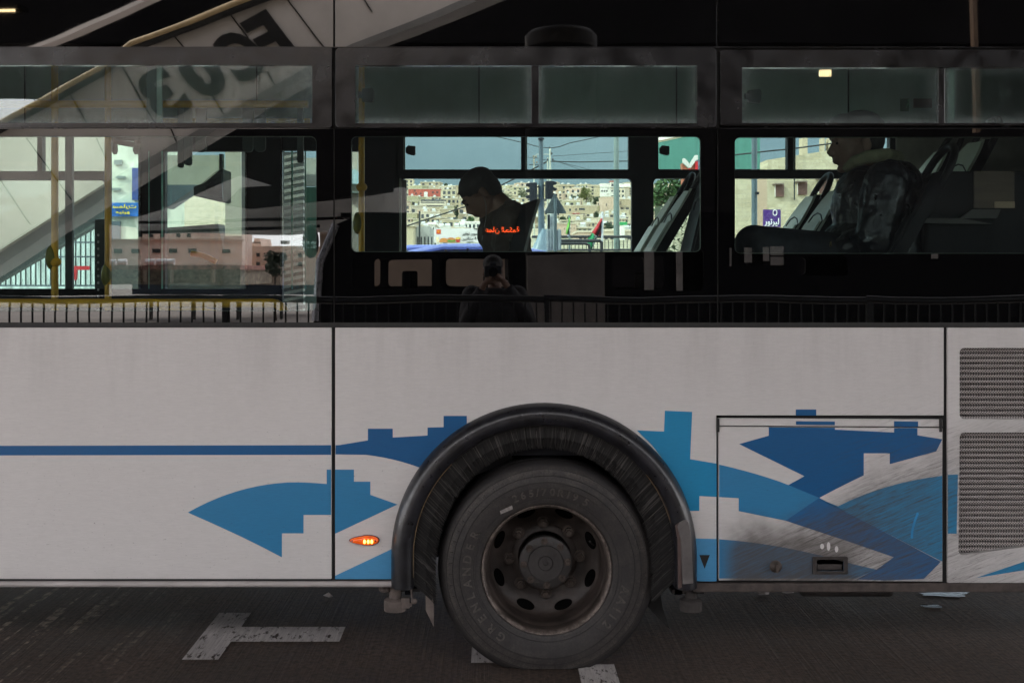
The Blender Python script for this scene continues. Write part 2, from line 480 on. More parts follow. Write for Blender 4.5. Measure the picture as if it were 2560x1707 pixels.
b.inputs['Roughness'].default_value = 0.75
n.links.new(mixc(n, ramp(n, noise_fac(n, 90, 4, 0.7, coord='World', stretch=(1, 0.05, 1)), [(0.3, 0.0), (0.7, 1.0)]), (0.32, 0.29, 0.28), (0.58, 0.54, 0.52)), b.inputs['Base Color'])
trn = n.nodes.new('ShaderNodeBsdfTransparent'); mxs = n.nodes.new('ShaderNodeMixShader')
n.links.new(wear, mxs.inputs[0]); n.links.new(trn.outputs[0], mxs.inputs[1]); n.links.new(b.outputs[0], mxs.inputs[2])
n.links.new(mxs.outputs[0], n.nodes['Material Output'].inputs[0])
M_mark = m2_
gr = MB().add([(-60, -60, 0), (60, -60, 0), (60, 9, 0), (-60, 9, 0)], [(0, 1, 2, 3)]).build('road', M_road)
tag(gr, kind='structure')

def gp(px, py):   # pixel on the ground plane
    s = H / (py - CY)
    return Vector(((px - CX) * s, F * s - D, 0.004))
T = [(448, 1650), (525, 1533), (606, 1533), (588, 1568), (845, 1566), (836, 1603), (564, 1606), (540, 1650)]
# squared up on the ground: bar across the lane, stem along it
ya, yb = gp(500, 1650).y, gp(560, 1533).y
sa, sb = gp(700, 1605).y, gp(700, 1568).y
bx0, bx1 = -1.285, -1.135
mk = MB().add([(bx0, ya, .004), (bx1, ya, .004), (bx1, sa, .004), (bx1, sb, .004), (bx1, yb, .004), (bx0, yb, .004), (-0.665, sa, .004), (-0.665, sb, .004)],
              [(0, 1, 2, 3, 4, 5), (2, 6, 7, 3)]).build('road_marking', M_mark)
tag(mk, 'worn white T shaped road marking under the left half of the bus', 'road marking', 'white markings on the lane')
k0, k1 = gp(1485, 1707), gp(1545, 1655)
mk = MB().add([(k0.x - .05, -.35, .004), (k0.x + .10, -.35, .004), (k0.x + .10, .10, .004), (k0.x - .05, .10, .004)], [(0, 1, 2, 3)]).build('road_marking', M_mark)
tag(mk, 'short white bar painted on the lane right in front of the rear tyre', 'road marking', 'white markings on the lane')
p = gp(1190, 1650)
mk = MB().add([(p.x - .02, p.y - .04, .004), (p.x + .09, p.y - .04, .004), (p.x + .09, p.y + .2, .004), (p.x - .02, p.y + .2, .004)], [(0, 1, 2, 3)]).build('road_marking', M_mark)
tag(mk, 'stub of white paint half hidden behind the left side of the tyre', 'road marking', 'white markings on the lane')
# wet patches under the rear of the bus
M_wet = mat('water_on_road', (0.02, 0.018, 0.017), 0.04, 0.2, spec=1.6, bmp=0.25, bscale=40)
def blob(cx, cy, rx, ry, seed, z=0.006):
    pts = []
    for k in range(28):
        a = 2 * PI * k / 28
        f = 0.75 + 0.5 * noise.noise(Vector((math.cos(a) * 1.7 + seed, math.sin(a) * 1.7, seed)))
        pts.append((cx + rx * f * math.cos(a), cy + ry * f * math.sin(a), z))
    return MB().add(pts, [tuple(range(28))])
for i, (a, b_, rx, ry, lab) in enumerate(((2365, 1487, .17, .05, 'streaky wet puddle under the rear of the bus near the right seam'),
                                          (2330, 1517, .06, .03, 'small wet spot in front of the streaky puddle'))):
    q = gp(a, b_); tag(blob(q.x, q.y, rx, ry, i + 3.3).build('puddle', M_wet), lab, 'puddle', 'wet spots under the bus')
M_scrap = mat('pale_scrap_white', (0.55, 0.50, 0.50), 0.7, 0.2)  # pale pieces added on the road in place of wet glints
def litter(px, py, r, lab, seed):
    q = gp(px, py); me = MB(); rnd = random.Random(seed); vs = []; 
    for k in range(9):
        a = 2 * PI * k / 9; vs.append((q.x + r * math.cos(a) * rnd.uniform(.6, 1.2), q.y + r * .6 * math.sin(a) * rnd.uniform(.6, 1.2), .006 + rnd.uniform(0, .012)))
    vs.append((q.x, q.y, .03)); vs.append((q.x, q.y, .004))
    fs = [(k, (k + 1) % 9, 9) for k in range(9)] + [((k + 1) % 9, k, 10) for k in range(9)]
    tag(me.add(vs, fs).build('pale_scrap', M_scrap), lab, 'litter', 'scraps lying on the road')
litter(1908, 1486, .045, 'white scrap standing in for a wet glint below the hatch door handle', 1)
litter(1968, 1484, .03, 'greyish glint stand-in on the road just right of the larger white one', 2)
litter(822, 1495, .028, 'white scrap on the road left of the wheel arch', 3)

# ================================================================== BUS
BX0, BX1 = X(-2300), X(3350)
bus = thing('city_bus', (0.2, 1.25, 0), 'white city bus with blue stepped livery seen side on at the rear wheel', 'bus')
# ---- painted lower panels (paint sheets stand 12 mm proud of the dark underframe)
acx, acz, ar = X(1359), Z(1392), 366 / 625
body = MB()
MB().prism([pxl([(-2300, 819), (829, 819), (829, 1446), (-2300, 1446)])], -0.002, 0.03).build('side_panel', M_white, bus, bevel=0.002)
arch = [(acx + ar * math.cos(R(a)), acz + ar * math.sin(R(a))) for a in range(180, -1, -4)]
mid = pxl([(838, 819), (2359, 819), (2359, 1038), (1791, 1038), (1791, 1452)]) + [(acx + ar, Z(1452))] + arch[::-1] + [(acx - ar, Z(1446))] + pxl([(838, 1446)])
MB().prism([mid], -0.002, 0.03).build('side_panel', M_white, bus, bevel=0.0015)
g1 = prr(2399, 2760, 870, 1047, 11)
g2 = pxl([(2396, 1376), (2399, 1092), (2404, 1083), (2412, 1081), (2760, 1081), (2760, 1340), (2410, 1386), (2400, 1385)])
MB().prism([pxl([(2368, 819), (3350, 819), (3350, 1456), (2368, 1456)]), g1, g2], -0.002, 0.03).build('side_panel', M_white, bus, bevel=0.0015)
# engine hatch
hatch = MB().prism([pxl([(1796, 1066), (2355, 1069), (2355, 1452), (1796, 1449)])], -0.006, 0.02).build('engine_hatch', M_white, bus, bevel=0.0015)
MB().prism([pxl([(1796, 1045), (2355, 1048), (2355, 1066), (1796, 1063)])], -0.005, 0.015).build('hinge_strip', M_white, hatch, bevel=0.0012)
for px in (1795, 2352):
    MB().pbox(px - 3, px + 4, 1046, 1080, -0.014, -0.0065).build('hinge_cap', M_rubber, hatch, bevel=0.002)
# recessed handle
hd = MB().prism([prr(2030, 2117, 1389, 1433, 3), prr(2040, 2108, 1396, 1426, 2)], -0.014, -0.0055).build('handle', M_chassis, hatch, bevel=0.002)
MB().pbox(2040, 2108, 1396, 1426, -0.0072, -0.006).pbox(2044, 2104, 1410, 1423, -0.013, -0.0072).build('grip', M_chassis, hatch, bevel=.002)
kb = MB(); c = P(1941, 1414, -0.02)
kb.lathe([(0.0, -0.030), (0.010, -0.030), (0.014, -0.026), (0.016, -0.018), (0.024, -0.012), (0.025, -0.006)], c.x, Z(1414), 20)
kb.box(c.x - .004, c.x + .004, -.036, -.028, Z(1426), Z(1402))
kb.build('lock_knob', mat('rusty_metal', (0.060, 0.046, 0.038), 0.7, 0.4, 30, bmp=0.4), hatch, smooth=40)
# dark underframe behind the seams
MB().prism([pxl([(-2300, 806), (3350, 806), (3350, 1456), (2368, 1456), (2362, 1456), (2362, 1030), (1785, 1030), (1785, 1456)]) + [(acx + ar - .01, Z(1456))] +
            [(acx + (ar - .01) * math.cos(R(a)), acz + (ar - .01) * math.sin(R(a))) for a in range(0, 181, 4)] + [(acx - ar + .01, Z(1450))] + pxl([(-2300, 1450)]), ], 0.012, 0.016)
seam = MB()
seam.pbox(828, 839, 806, 1447, 0.010, 0.02)
seam.pbox(2358, 2369, 806, 1456, 0.010, 0.02)
seam.pbox(1786, 1800, 1036, 1452, 0.021, 0.03)
seam.pbox(1790, 2360, 1032, 1050, 0.021, 0.03)
seam.pbox(1796, 2356, 1440, 1462, 0.021, 0.03)
seam.builds('seam_backing', M_seam, bus)
MB().pbox(-2300, 3350, 805, 819, 0.0, 0.03).build('rubber_waist_seal', M_rubber, bus, bevel=0.003)
MB().pbox(-2300, 984, 1446, 1452, 0.004, 0.03).build('skirt_gap', M_seam, bus)
tr = MB(); a, b_ = P(-2300, 1460), P(984, 1460)
tr.tube([(a.x, .008, a.z), (b_.x, .008, b_.z)], 0.0145, 12, flat=0.9)
tr.build('skirt_rail', M_trim, bus, smooth=50)
tr = MB().pbox(1735, 3350, 1457, 1480, 0.002, 0.05)
tr.build('skirt_rail', M_dtrim, bus, bevel=0.004)['label'] = 'dirt caked skirt rail'
# ---- blue livery sheets
def decal(name, pts, mtl, y, par=bus):
    if isinstance(pts[0][0], (list, tuple)):
        mb = MB()
        for p_ in pts: mb.prism([pxl(p_)], y, y + 0.0008)
    else: mb = MB().prism([pxl(pts)], y, y + 0.0008)
    return mb.build(name, mtl, par)
def quad(p0, p1, p2, n=10):   # quadratic bezier
    return [((1 - t) ** 2 * p0[0] + 2 * t * (1 - t) * p1[0] + t * t * p2[0], (1 - t) ** 2 * p0[1] + 2 * t * (1 - t) * p1[1] + t * t * p2[1]) for t in [i / n for i in range(n + 1)]]
YD = -0.0032
decal('blue_stripe', [[(-2300, 1118), (828, 1112), (828, 1136), (-2300, 1142)]], M_dblue, YD)
decal('dark_blue_skyline', [(839, 1112), (848, 1112), (920, 1100), (920, 1071), (982, 1071), (982, 1093), (1069, 1088), (1069, 1068), (1109, 1067), (1109, 1039), (1167, 1039),
                            (1167, 1068), (1128, 1110), (1085, 1168), (1052, 1169)] + quad((1052, 1169), (985, 1144), (915, 1136), 6)[1:] + [(839, 1135)], M_dblue, YD)
decal('mid_blue_skyline', quad((470, 1280), (590, 1212), (720, 1205), 10) + quad((722, 1205), (770, 1204), (817, 1209), 4) + [(817, 1173), (828, 1173), (828, 1286), (759, 1286), (759, 1332), (705, 1332), (705, 1392)] +
      quad((705, 1392), (620, 1345), (470, 1280), 4)[1:-1], M_mblue, YD)
decal('mid_blue_skyline', [(838, 1173), (885, 1173), (885, 1203), (926, 1203), (926, 1236), (994, 1260), (838, 1333)], M_mblue, YD)
decal('light_blue_wedge', [(838, 1438), (982, 1370), (980, 1446), (838, 1446)], M_lblue, YD)
decal('cyan_skyline', [(1592, 1075), (1660, 1078), (1662, 1026), (1730, 1029), (1725, 1147), (1791, 1158), (1791, 1241), (1748, 1239), (1748, 1276), (1722, 1276),
                       (1700, 1220), (1670, 1165), (1630, 1112)], M_cblue, YD)
decal('cyan_skyline', [(1738, 1345), (1791, 1346), (1791, 1452), (1738, 1452)], M_lblue, YD)
decal('dark_blue_block', [(1989, 1023), (2040, 1023), (2040, 1038), (1989, 1038)], M_dblue, YD)
YH = -0.0072
decal('dark_blue_block', [(1989, 1052), (2086, 1053), (2086, 1062), (1989, 1061)], M_dblue, -0.0062, hatch)
decal('dark_blue_block', [(2234, 1052), (2294, 1053), (2294, 1066), (2234, 1066)], M_dblue, -0.0062, hatch)
decal('dark_blue_skyline', [(1847, 1109), (1921, 1088), (1921, 1067), (2086, 1068), (2086, 1073), (2234, 1080), (2234, 1069), (2292, 1069), (2292, 1087), (2354, 1097), (2339, 1127),
                            (2223, 1159), (2223, 1132), (2158, 1132), (2158, 1187)] + quad((2158, 1187), (2105, 1212), (2047, 1243), 4)[1:] +
      [(1970, 1211), (2010, 1189)], M_dblue, YH, hatch)
decal('mid_blue_band', [(1797, 1160)] + quad((1797, 1160), (1905, 1185), (1970, 1211), 6)[1:] + [(2047, 1243), (1963, 1300), (1846, 1276), (1846, 1244), (1797, 1241)], M_mblue, YH, hatch)
decal('overlap_blue', [(2047, 1243), (2350, 1402), (2345, 1408), (2308, 1445), (2212, 1449), (2140, 1446), (2172, 1430), (2190, 1422), (2233, 1391), (2120, 1352), (1963, 1300)], M_ov, YH, hatch)
decal('cyan_band', [(2047, 1245), (2094, 1264)] + quad((2094, 1264), (2210, 1205), (2354, 1188), 8)[1:] + [(2354, 1402)], M_cblue, YH, hatch)
decal('light_blue_band', [(1797, 1346)] + quad((1797, 1346), (1920, 1355), (2048, 1386), 6)[1:] + [(2130, 1408), (2190, 1422), (2172, 1430), (2138, 1444), (1797, 1444)], M_mblue, YH, hatch)
decal('cyan_block', [(2369, 1186), (2394, 1185), (2391, 1333), (2369, 1333)], M_cblue, YD)
decal('cyan_wedge', [(2440, 1443), (2760, 1335), (2900, 1300), (2900, 1400), (2560, 1424)], M_cblue, YD)
decal('warning_triangle', [(1748, 1386), (1774, 1386), (1761, 1420)], M_seam, YD - .001)
# small white paint drips on the hatch
dr = MB()
for (a, b_, rx, ry) in ((2054, 1364, 5, 7), (2070, 1364, 4.5, 11), (2090, 1371, 4.5, 8)):
    q = P(a, b_); dr.ell((q.x, -0.0075, q.z), (rx / 625, .0006, ry / 625), nu=12, nv=6)
dr.builds('paint_drip', mat('drip_white', (0.6, 0.58, 0.57), 0.6), hatch)
sm = MB()
for i in range(14):
    t = i / 13; q = P(2292 - 14 * math.sin(t * 1.6), 1283 + 58 * t); sm.ell((q.x, -0.0078, q.z), (.0052, .0006, .006), nu=10, nv=5)
sm.build('wiped_streak', mat('wiped_blue', (0.03, 0.26, 0.55), 0.4), hatch)

# ---- perforated grilles
m, n, b = nodes('perforated_grille')
b.inputs['Base Color'].default_value = (0.36, 0.33, 0.32, 1); b.inputs['Roughness'].default_value = 0.5; b.inputs['Metallic'].default_value = 0.2
g = n.nodes.new('ShaderNodeNewGeometry'); s_ = n.nodes.new('ShaderNodeSeparateXYZ'); n.links.new(g.outputs['Position'], s_.inputs[0])
PIT = 0.0106
def cell(xo, zo):
    u = math_(n, 'SUBTRACT', math_(n, 'FRACT', math_(n, 'DIVIDE', math_(n, 'ADD', s_.outputs['X'], 50 + xo), PIT)), 0.5)
    v = math_(n, 'SUBTRACT', math_(n, 'FRACT', math_(n, 'DIVIDE', math_(n, 'ADD', s_.outputs['Z'], 5 + zo), PIT)), 0.5)
    return math_(n, 'SQRT', math_(n, 'ADD', math_(n, 'POWER', u, 2), math_(n, 'POWER', v, 2)))
dmin = math_(n, 'MINIMUM', cell(0, 0), cell(PIT / 2, PIT / 2))
hole = math_(n, 'LESS_THAN', dmin, 0.235)
trn = n.nodes.new('ShaderNodeBsdfTransparent'); mxs = n.nodes.new('ShaderNodeMixShader')
n.links.new(hole, mxs.inputs[0]); n.links.new(b.outputs[0], mxs.inputs[1]); n.links.new(trn.outputs[0], mxs.inputs[2])
n.links.new(mxs.outputs[0], n.nodes['Material Output'].inputs[0])
M_perf = m
def grille(outl, nm):
    """corrugated sheet: ridges every 13 px"""
    xs = [p_[0] for p_ in outl]; z1 = max(p_[1] for p_ in outl); z0 = min(p_[1] for p_ in outl)
    mb = MB(); z = z1; step = 13.1 / 625; x0, x1 = min(xs) - .005, max(xs) + .005
    prof = []
    while z > z0 - .01:
        prof += [(z, .026), (z - step * .18, .012), (z - step * .5, .010), (z - step * .82, .012)]
        z -= step
    vs = []; fs = []
    for (zz, yy) in prof: vs += [(x0, yy + .006, zz), (x1, yy + .006, zz)]
    for i in range(len(prof) - 1): fs.append((2 * i, 2 * i + 1, 2 * i + 3, 2 * i + 2))
    mb.add(vs, fs); o = mb.build('grille', M_perf, bus, norm=False)
    MB().box(x0 - .01, x1 + .01, .075, .08, z0 - .01, z1 + .01).build('grille_backing', M_seam, o)
grille(g1, 'a'); grille(g2, 'b')

# ---- wheel arch flare
M_flare = mat('scuffed_black_plastic', (0.010, 0.010, 0.013), 0.34, 0.9, 14, coat=0.15, bmp=0.12, bscale=30)
def archpath(r, zb, cxx=acx, czz=acz, n_=60):
    p_ = [(cxx - r, zb, 180.0)]
    p_ += [(cxx + r * math.cos(R(a)), czz + r * math.sin(R(a)), a) for a in [180 - 180 * k / n_ for k in range(n_ + 1)]]
    p_.append((cxx + r, zb, 0.0)); return p_
acz2 = Z(1388)
prof = [(382, 0.000), (381, -0.012), (377, -0.030), (368, -0.047), (356, -0.055), (343, -0.054), (333, -0.047), (328, -0.036), (325.5, -0.018), (325, 0.02), (325, 0.06)]
vs = []; fs = []; m_ = None
for r, y in prof:
    path = archpath(r / 625, Z(1466), X(1360), acz2 - 0.0)
    m_ = len(path); vs += [(x, y, z) for x, z, a in path]
for i in range(len(prof) - 1):
    for k in range(m_ - 1): fs.append((i * m_ + k, i * m_ + k + 1, (i + 1) * m_ + k + 1, (i + 1) * m_ + k))
MB().add(vs, fs).build('wheel_arch_flare', M_flare, bus, smooth=60)
# thin golden edge line on inner lip
M_edge = mat('golden_lip', (0.32, 0.22, 0.11), 0.5, 0.5, 30)
lip = MB(); path = archpath(325.8 / 625, Z(1440), X(1360), acz2)
lip.tube([(x, -0.024, z) for x, z, a in path if a > 132], 0.0013, 6)
lip.tube([(x, -0.024, z) for x, z, a in path if 14 < a < 42], 0.0010, 6)
lip.builds('golden_lip', M_edge, bus)
# scuffed patch piece bottom right
MB().prism([pxl([(1688, 1308), (1692, 1298), (1706, 1290), (1716, 1296), (1722, 1330), (1727, 1448), (1700, 1450), (1696, 1340)])], -0.062, -0.054).build('arch_repair_patch', mat('grey_patch', (0.10, 0.09, 0.088), 0.6, 0.3, 12), bus, bevel=0.003)
MB().prism([pxl([(1682, 1306), (1694, 1297), (1697, 1330), (1699, 1458), (1690, 1462), (1688, 1340)])], -0.058, -0.052).build('arch_repair_patch', mat('brown_patch', (0.07, 0.045, 0.04), 0.6, 0.3, 12), bus, bevel=0.002)
# bristle fringe
br = MB(); rnd = random.Random(5); icx = X(1360)
for k in range(3400):
    t = rnd.random()
    a = 198 - 216 * t
    ro = 326 / 625
    if a > 180: x0, z0, rad = icx - ro, acz2 - (a - 180) / 18 * (acz2 - Z(1462)), Vector((1, 0, -0.0)); 
    elif a < 0: x0, z0, rad = icx + ro, acz2 + a / 18 * (acz2 - Z(1455)), Vector((-1, 0, 0))
    else: x0, z0 = icx + ro * math.cos(R(a)), acz2 + ro * math.sin(R(a)); rad = Vector((-math.cos(R(a)), 0, -math.sin(R(a))))
    grav = 0.9 * (1 - min(1, abs(math.sin(R(max(0, min(180, a))))))) ** 1.2
    d = (rad + Vector((0, 0, -grav)) + Vector((rnd.gauss(0, .035), 0, rnd.gauss(0, .035)))).normalized()
    ln = (60 + rnd.uniform(-5, 3)) / 625 * (1.0 + 0.25 * grav)
    y0 = rnd.uniform(0.005, 0.026)
    q0 = Vector((x0, y0, z0)); q1 = q0 + d * ln * .55 + Vector((0, rnd.uniform(0, .006), 0)); q2 = q0 + d * ln + Vector((rnd.gauss(0, .0016), .01 + rnd.uniform(0, .01), -grav * .012))
    wv = Vector((-d.z, 0, d.x)) * rnd.uniform(.0011, .0022)
    br.add([q0 - wv, q0 + wv, q1 + wv * .8, q2 + wv * .2, q2 - wv * .2, q1 - wv * .8], [(0, 1, 2, 5), (5, 2, 3, 4)])
m, n, b = nodes('bristle')
at_ = n.nodes.new('ShaderNodeAttribute'); at_.attribute_name = 'shade'
n.links.new(ramp(n, at_.outputs['Fac'], [(0.0, (0.005, 0.005, 0.005)), (0.62, (0.018, 0.017, 0.017)), (1.0, (0.085, 0.078, 0.074))]), b.inputs['Base Color'])
b.inputs['Roughness'].default_value = 0.5
bo = br.build('bristle_fringe', m, bus, norm=False)
rnd = random.Random(8); fa_ = bo.data.attributes.new('shade', 'FLOAT', 'FACE')
sv = []
for k in range(len(bo.data.polygons) // 2): t = rnd.random() ** 2.2; sv += [t, t]
fa_.data.foreach_set('value', sv)
# wheel well liner
wl = MB(); rr_ = 0.54
wl.lathe([(0.53, 0.05), (0.54, 0.9)], icx, acz2 - .02, 40, 0, PI)
wl.box(icx - .56, icx - .53, .05, .9, .30, acz2); wl.box(icx + .53, icx + .56, .05, .9, .30, acz2)
wl.box(icx - .56, icx + .56, .9, .92, .25, acz2 + .56)
wl.build('wheel_well', M_dark, bus)
# mud flaps, brackets, jacking pads
M_flap = mat('muddy_flap', (0.11, 0.088, 0.078), 0.85, 0.35, 20, bmp=0.4)
MB().prism([pxl([(1064, 1470), (1080, 1470), (1085, 1520), (1084, 1566), (1064, 1524)], .02)], 0.02, 0.045).build('mud_flap', M_flap, bus)
MB().prism([pxl([(1632, 1480), (1650, 1476), (1657, 1520), (1675, 1572), (1630, 1528), (1610, 1505)], .3)], 0.30, 0.33).build('mud_flap', M_rubber, bus)
jp = MB()
for pxc, w0 in ((988, 28), (1727, 28)):
    c = P(pxc, 1482, 0.06)
    jp2 = MB()
    def cyl(z0, z1, r0, r1): jp2.tube([(c.x, .06, z1), (c.x, .06, z0)], [r1, r0], 20)
    cyl(Z(1500, .06), Z(1452, .06), .024, .026); cyl(Z(1524, .06), Z(1498, .06), .045, .046); cyl(Z(1498, .06), Z(1493, .06), .046, .032)
    jp2.build('jacking_pad', M_chassis if pxc > 1200 else M_flap, bus, smooth=40)
q = P(1022, 1505, 0.03)
bk = MB().pbox(1003, 1024, 1495, 1520, .025, .045).tube([(q.x + .010, .03, Z(1470)), (q.x + .012, .03, Z(1500))], .004, 8)
bk.ell((X(1034), .03, Z(1507)), (.013, .012, .013)).ell((X(958), .05, Z(1478)), (.024, .02, .018))
bk.pbox(1008, 1030, 1506, 1516, .028, .04)
bk.builds('height_sensor_link', M_flap, bus, smooth=40)
MB().pbox(950, 1050, 1470, 1478, .05, .4).pbox(1680, 1760, 1474, 1484, .05, .4).builds('chassis_bracket', M_chassis, bus)
MB().box(BX0, icx - .56, .06, 2.44, .36, .42).box(icx + .56, BX1, .06, 2.44, .36, .42).box(icx - .56, icx + .56, .93, 2.44, .36, .42).build('underfloor', M_chassis, bus)
ax = MB().tube([(X(1366), .3, .4025), (X(1366), 2.3, .4025)], .07, 14); ax.build('axle', M_chassis, bus, smooth=40)
MB().box(X(2050), X(2300), .3, 1.2, .22, .36).box(X(2290), X(2330), .10, .16, .30, .36).builds('exhaust_box', M_chassis, bus, bevel=.02)

# ---- side marker lamp
lampc = P(911, 1349)
outl = []
for k in range(40):
    a = 2 * PI * k / 40; x = math.cos(a); z = math.sin(a)
    hh = 14.5 * (0.62 + 0.38 * (x + 1) / 2) * (1 - 0.08 * (x < 0)); outl.append((lampc.x + x * 36 / 625, lampc.z + z * hh / 625))
sml = MB().prism([[( (x - lampc.x) * 1.06 + lampc.x, (z - lampc.z) * 1.12 + lampc.z) for x, z in outl]], -.006, -.0025).build('side_marker_lamp', M_rubber, bus)
lens = MB(); rings = [(1, -.006), (.97, -.014), (.86, -.020), (.6, -.023), (.25, -.024)]
vs = []; fs = []
for s_, y in rings: vs += [((x - lampc.x) * s_ + lampc.x, y, (z - lampc.z) * s_ + lampc.z) for x, z in outl]
for i in range(len(rings) - 1):
    for k in range(40): fs.append((i * 40 + k, i * 40 + (k + 1) % 40, (i + 1) * 40 + (k + 1) % 40, (i + 1) * 40 + k))
fs.append(tuple(range(160, 200)))
lens.add(vs, fs).build('amber_lens', mat('amber_plastic', (0.75, 0.11, 0.004), 0.15, 0.25, 40, coat=1, emit=(1, 0.10, 0.0), estr=0.10), sml, smooth=50)
for px in (913, 922, 931):
    q = P(px, 1350); MB().ell((q.x, -.0245, q.z), (.0048, .004, .0085), nu=12, nv=8).build('lit_diode', mat('lit_diode', (1, .6, .2), 0.4, emit=(1, 0.42, 0.05), estr=3.0), sml, smooth=60)
for px in (882, 939):
    q = P(px, 1349); MB().lathe([(0, -.021), (.0035, -.021), (.004, -.012)], q.x, q.z, 12).build('lamp_screw', M_chassis, sml)

# ---- wheel
WX, WZ, WR = X(1366.8, .05), .4025, .434
wheel = thing('rear_wheel', (WX, .16, WZ), None, None, parent=bus)
def tm(name, col, **k): return mat(name, col, **k)
m, n, b = nodes('worn_tyre_rubber')
tcx = n.nodes.new('ShaderNodeTexCoord'); s_ = n.nodes.new('ShaderNodeSeparateXYZ'); n.links.new(tcx.outputs['Object'], s_.inputs[0])
rad = math_(n, 'SQRT', math_(n, 'ADD', math_(n, 'POWER', s_.outputs['X'], 2), math_(n, 'POWER', s_.outputs['Z'], 2)))
ringn = noise_fac(n, 20, 4, 0.7)
cmb = n.nodes.new('ShaderNodeCombineXYZ'); n.links.new(math_(n, 'MULTIPLY', rad, 60), cmb.inputs[0])
rn = n.nodes.new('ShaderNodeTexNoise'); rn.inputs['Scale'].default_value = 2.0; n.links.new(cmb.outputs[0], rn.inputs['Vector'])
dust = ramp(n, rad, [(0.255, 0.55), (0.32, 0.35), (0.385, 0.6), (0.402, 0.9), (0.425, 0.12)])
dust = math_(n, 'MULTIPLY', dust, ramp(n, ringn, [(0.3, 0.25), (0.7, 1.0)]))
dust = math_(n, 'MULTIPLY', dust, ramp(n, noise_fac(n, 120, 4, 0.8), [(0.35, 0.3), (0.62, 1.0)]))
for rr0 in (.2895, .3540, .3805, .4065):
    band = math_(n, 'LESS_THAN', math_(n, 'ABSOLUTE', math_(n, 'SUBTRACT', rad, rr0)), .0016)  # groove shade and dirt put into the colour as dark rings
    dust = math_(n, 'MULTIPLY', dust, math_(n, 'SUBTRACT', 1.0, math_(n, 'MULTIPLY', band, .8)))
dust = math_(n, 'MULTIPLY', dust, ramp(n, rn.outputs['Fac'], [(0.3, 0.7), (0.7, 1.0)]))
n.links.new(mixc(n, dust, (0.009, 0.008, 0.009), (0.108, 0.092, 0.079)), b.inputs['Base Color'])
b.inputs['Roughness'].default_value = 0.62
bump(n, b, noise_fac(n, 140, 4, 0.7), 0.002, 0.3)
M_tyre = m
tp = [(.252, .075), (.256, .058), (.262, .047), (.270, .042), (.280, .0395), (.288, .0380), (.2885, .0365), (.291, .0365), (.2915, .0378), (.300, .0355), (.318, .0325), (.338, .0300), (.352, .0300), (.3525, .0280), (.3555, .0280), (.356, .0305),
      (.366, .032), (.376, .0350), (.3765, .0335), (.379, .0335), (.3795, .0362), (.390, .0395), (.400, .0430), (.4005, .0415), (.404, .0420), (.4045, .0450), (.412, .050), (.420, .057), (.428, .066), (.4325, .078), (.434, .092),
      (.434, .112), (.426, .113), (.426, .122), (.434, .123), (.434, .157), (.426, .158), (.426, .166), (.434, .167), (.434, .20), (.426, .201), (.426, .21), (.434, .211), (.434, .235), (.425, .26), (.40, .28), (.34, .292), (.25, .27)]
tp = [(r if r < .35 else .35 + (r - .35) * 1.09, y) for r, y in tp]
tmb = MB().lathe(tp, WX, WZ, 180)
# shoulder sipes: small raised ribs around shoulder
for k in range(110):
    a = 2 * PI * k / 110
    if k % 2: continue
    ca, sa_ = math.cos(a), math.sin(a); tx = Vector((-sa_, 0, ca)) * .0065
    for (r0, y0, r1, y1) in ((.382, .0358, .396, .0398), (.406, .0448, .4235, .0595)):
        q0 = Vector((WX + r0 * ca, y0 - .0012, WZ + r0 * sa_)); q1 = Vector((WX + r1 * ca, y1 - .0014, WZ + r1 * sa_))
        i0 = q0 + Vector((0, .003, 0)); i1 = q1 + Vector((0, .003, 0))
        tmb.add([q0 - tx, q0 + tx, q1 + tx, q1 - tx, i0 - tx * 1.2, i0 + tx * 1.2, i1 + tx * 1.2, i1 - tx * 1.2], [(0, 1, 2, 3), (0, 4, 5, 1), (1, 5, 6, 2), (2, 6, 7, 3), (3, 7, 4, 0)])
# moulded frames around the lettering
def ring_line(r, a0, a1, y, wd=.0012):
    pts = [(WX + r * math.cos(R(a)), y, WZ + r * math.sin(R(a))) for a in [a0 + (a1 - a0) * k / 30 for k in range(31)]]
    tmb.tube(pts, wd, 5)
ring_line(.300, 118, 52, .0350); ring_line(.333, 118, 52, .0298)
ring_line(.300, 150, 240, .0350); ring_line(.300, -50, 2, .0350)
for a in (118, 52, 150, 240, -50, 2):
    tmb.tube([(WX + r * math.cos(R(a + (r - .3) * 90)), .034 - (r - .3) * .09, WZ + r * math.sin(R(a + (r - .3) * 90))) for r in (.300, .318, .345)], .0012, 5)
for v in tmb.v:
    if v.z < 0.006: 
        dz = 0.006 - v.z; v.z = 0.004; v.y += -dz * .25 if v.y < .1 else 0
tyre = tmb.build('tyre', M_tyre, wheel, smooth=35, loc=(WX, .16, WZ))
M_let = mat('raised_tyre_lettering', (0.060, 0.052, 0.046), 0.5, 0.6, 60)
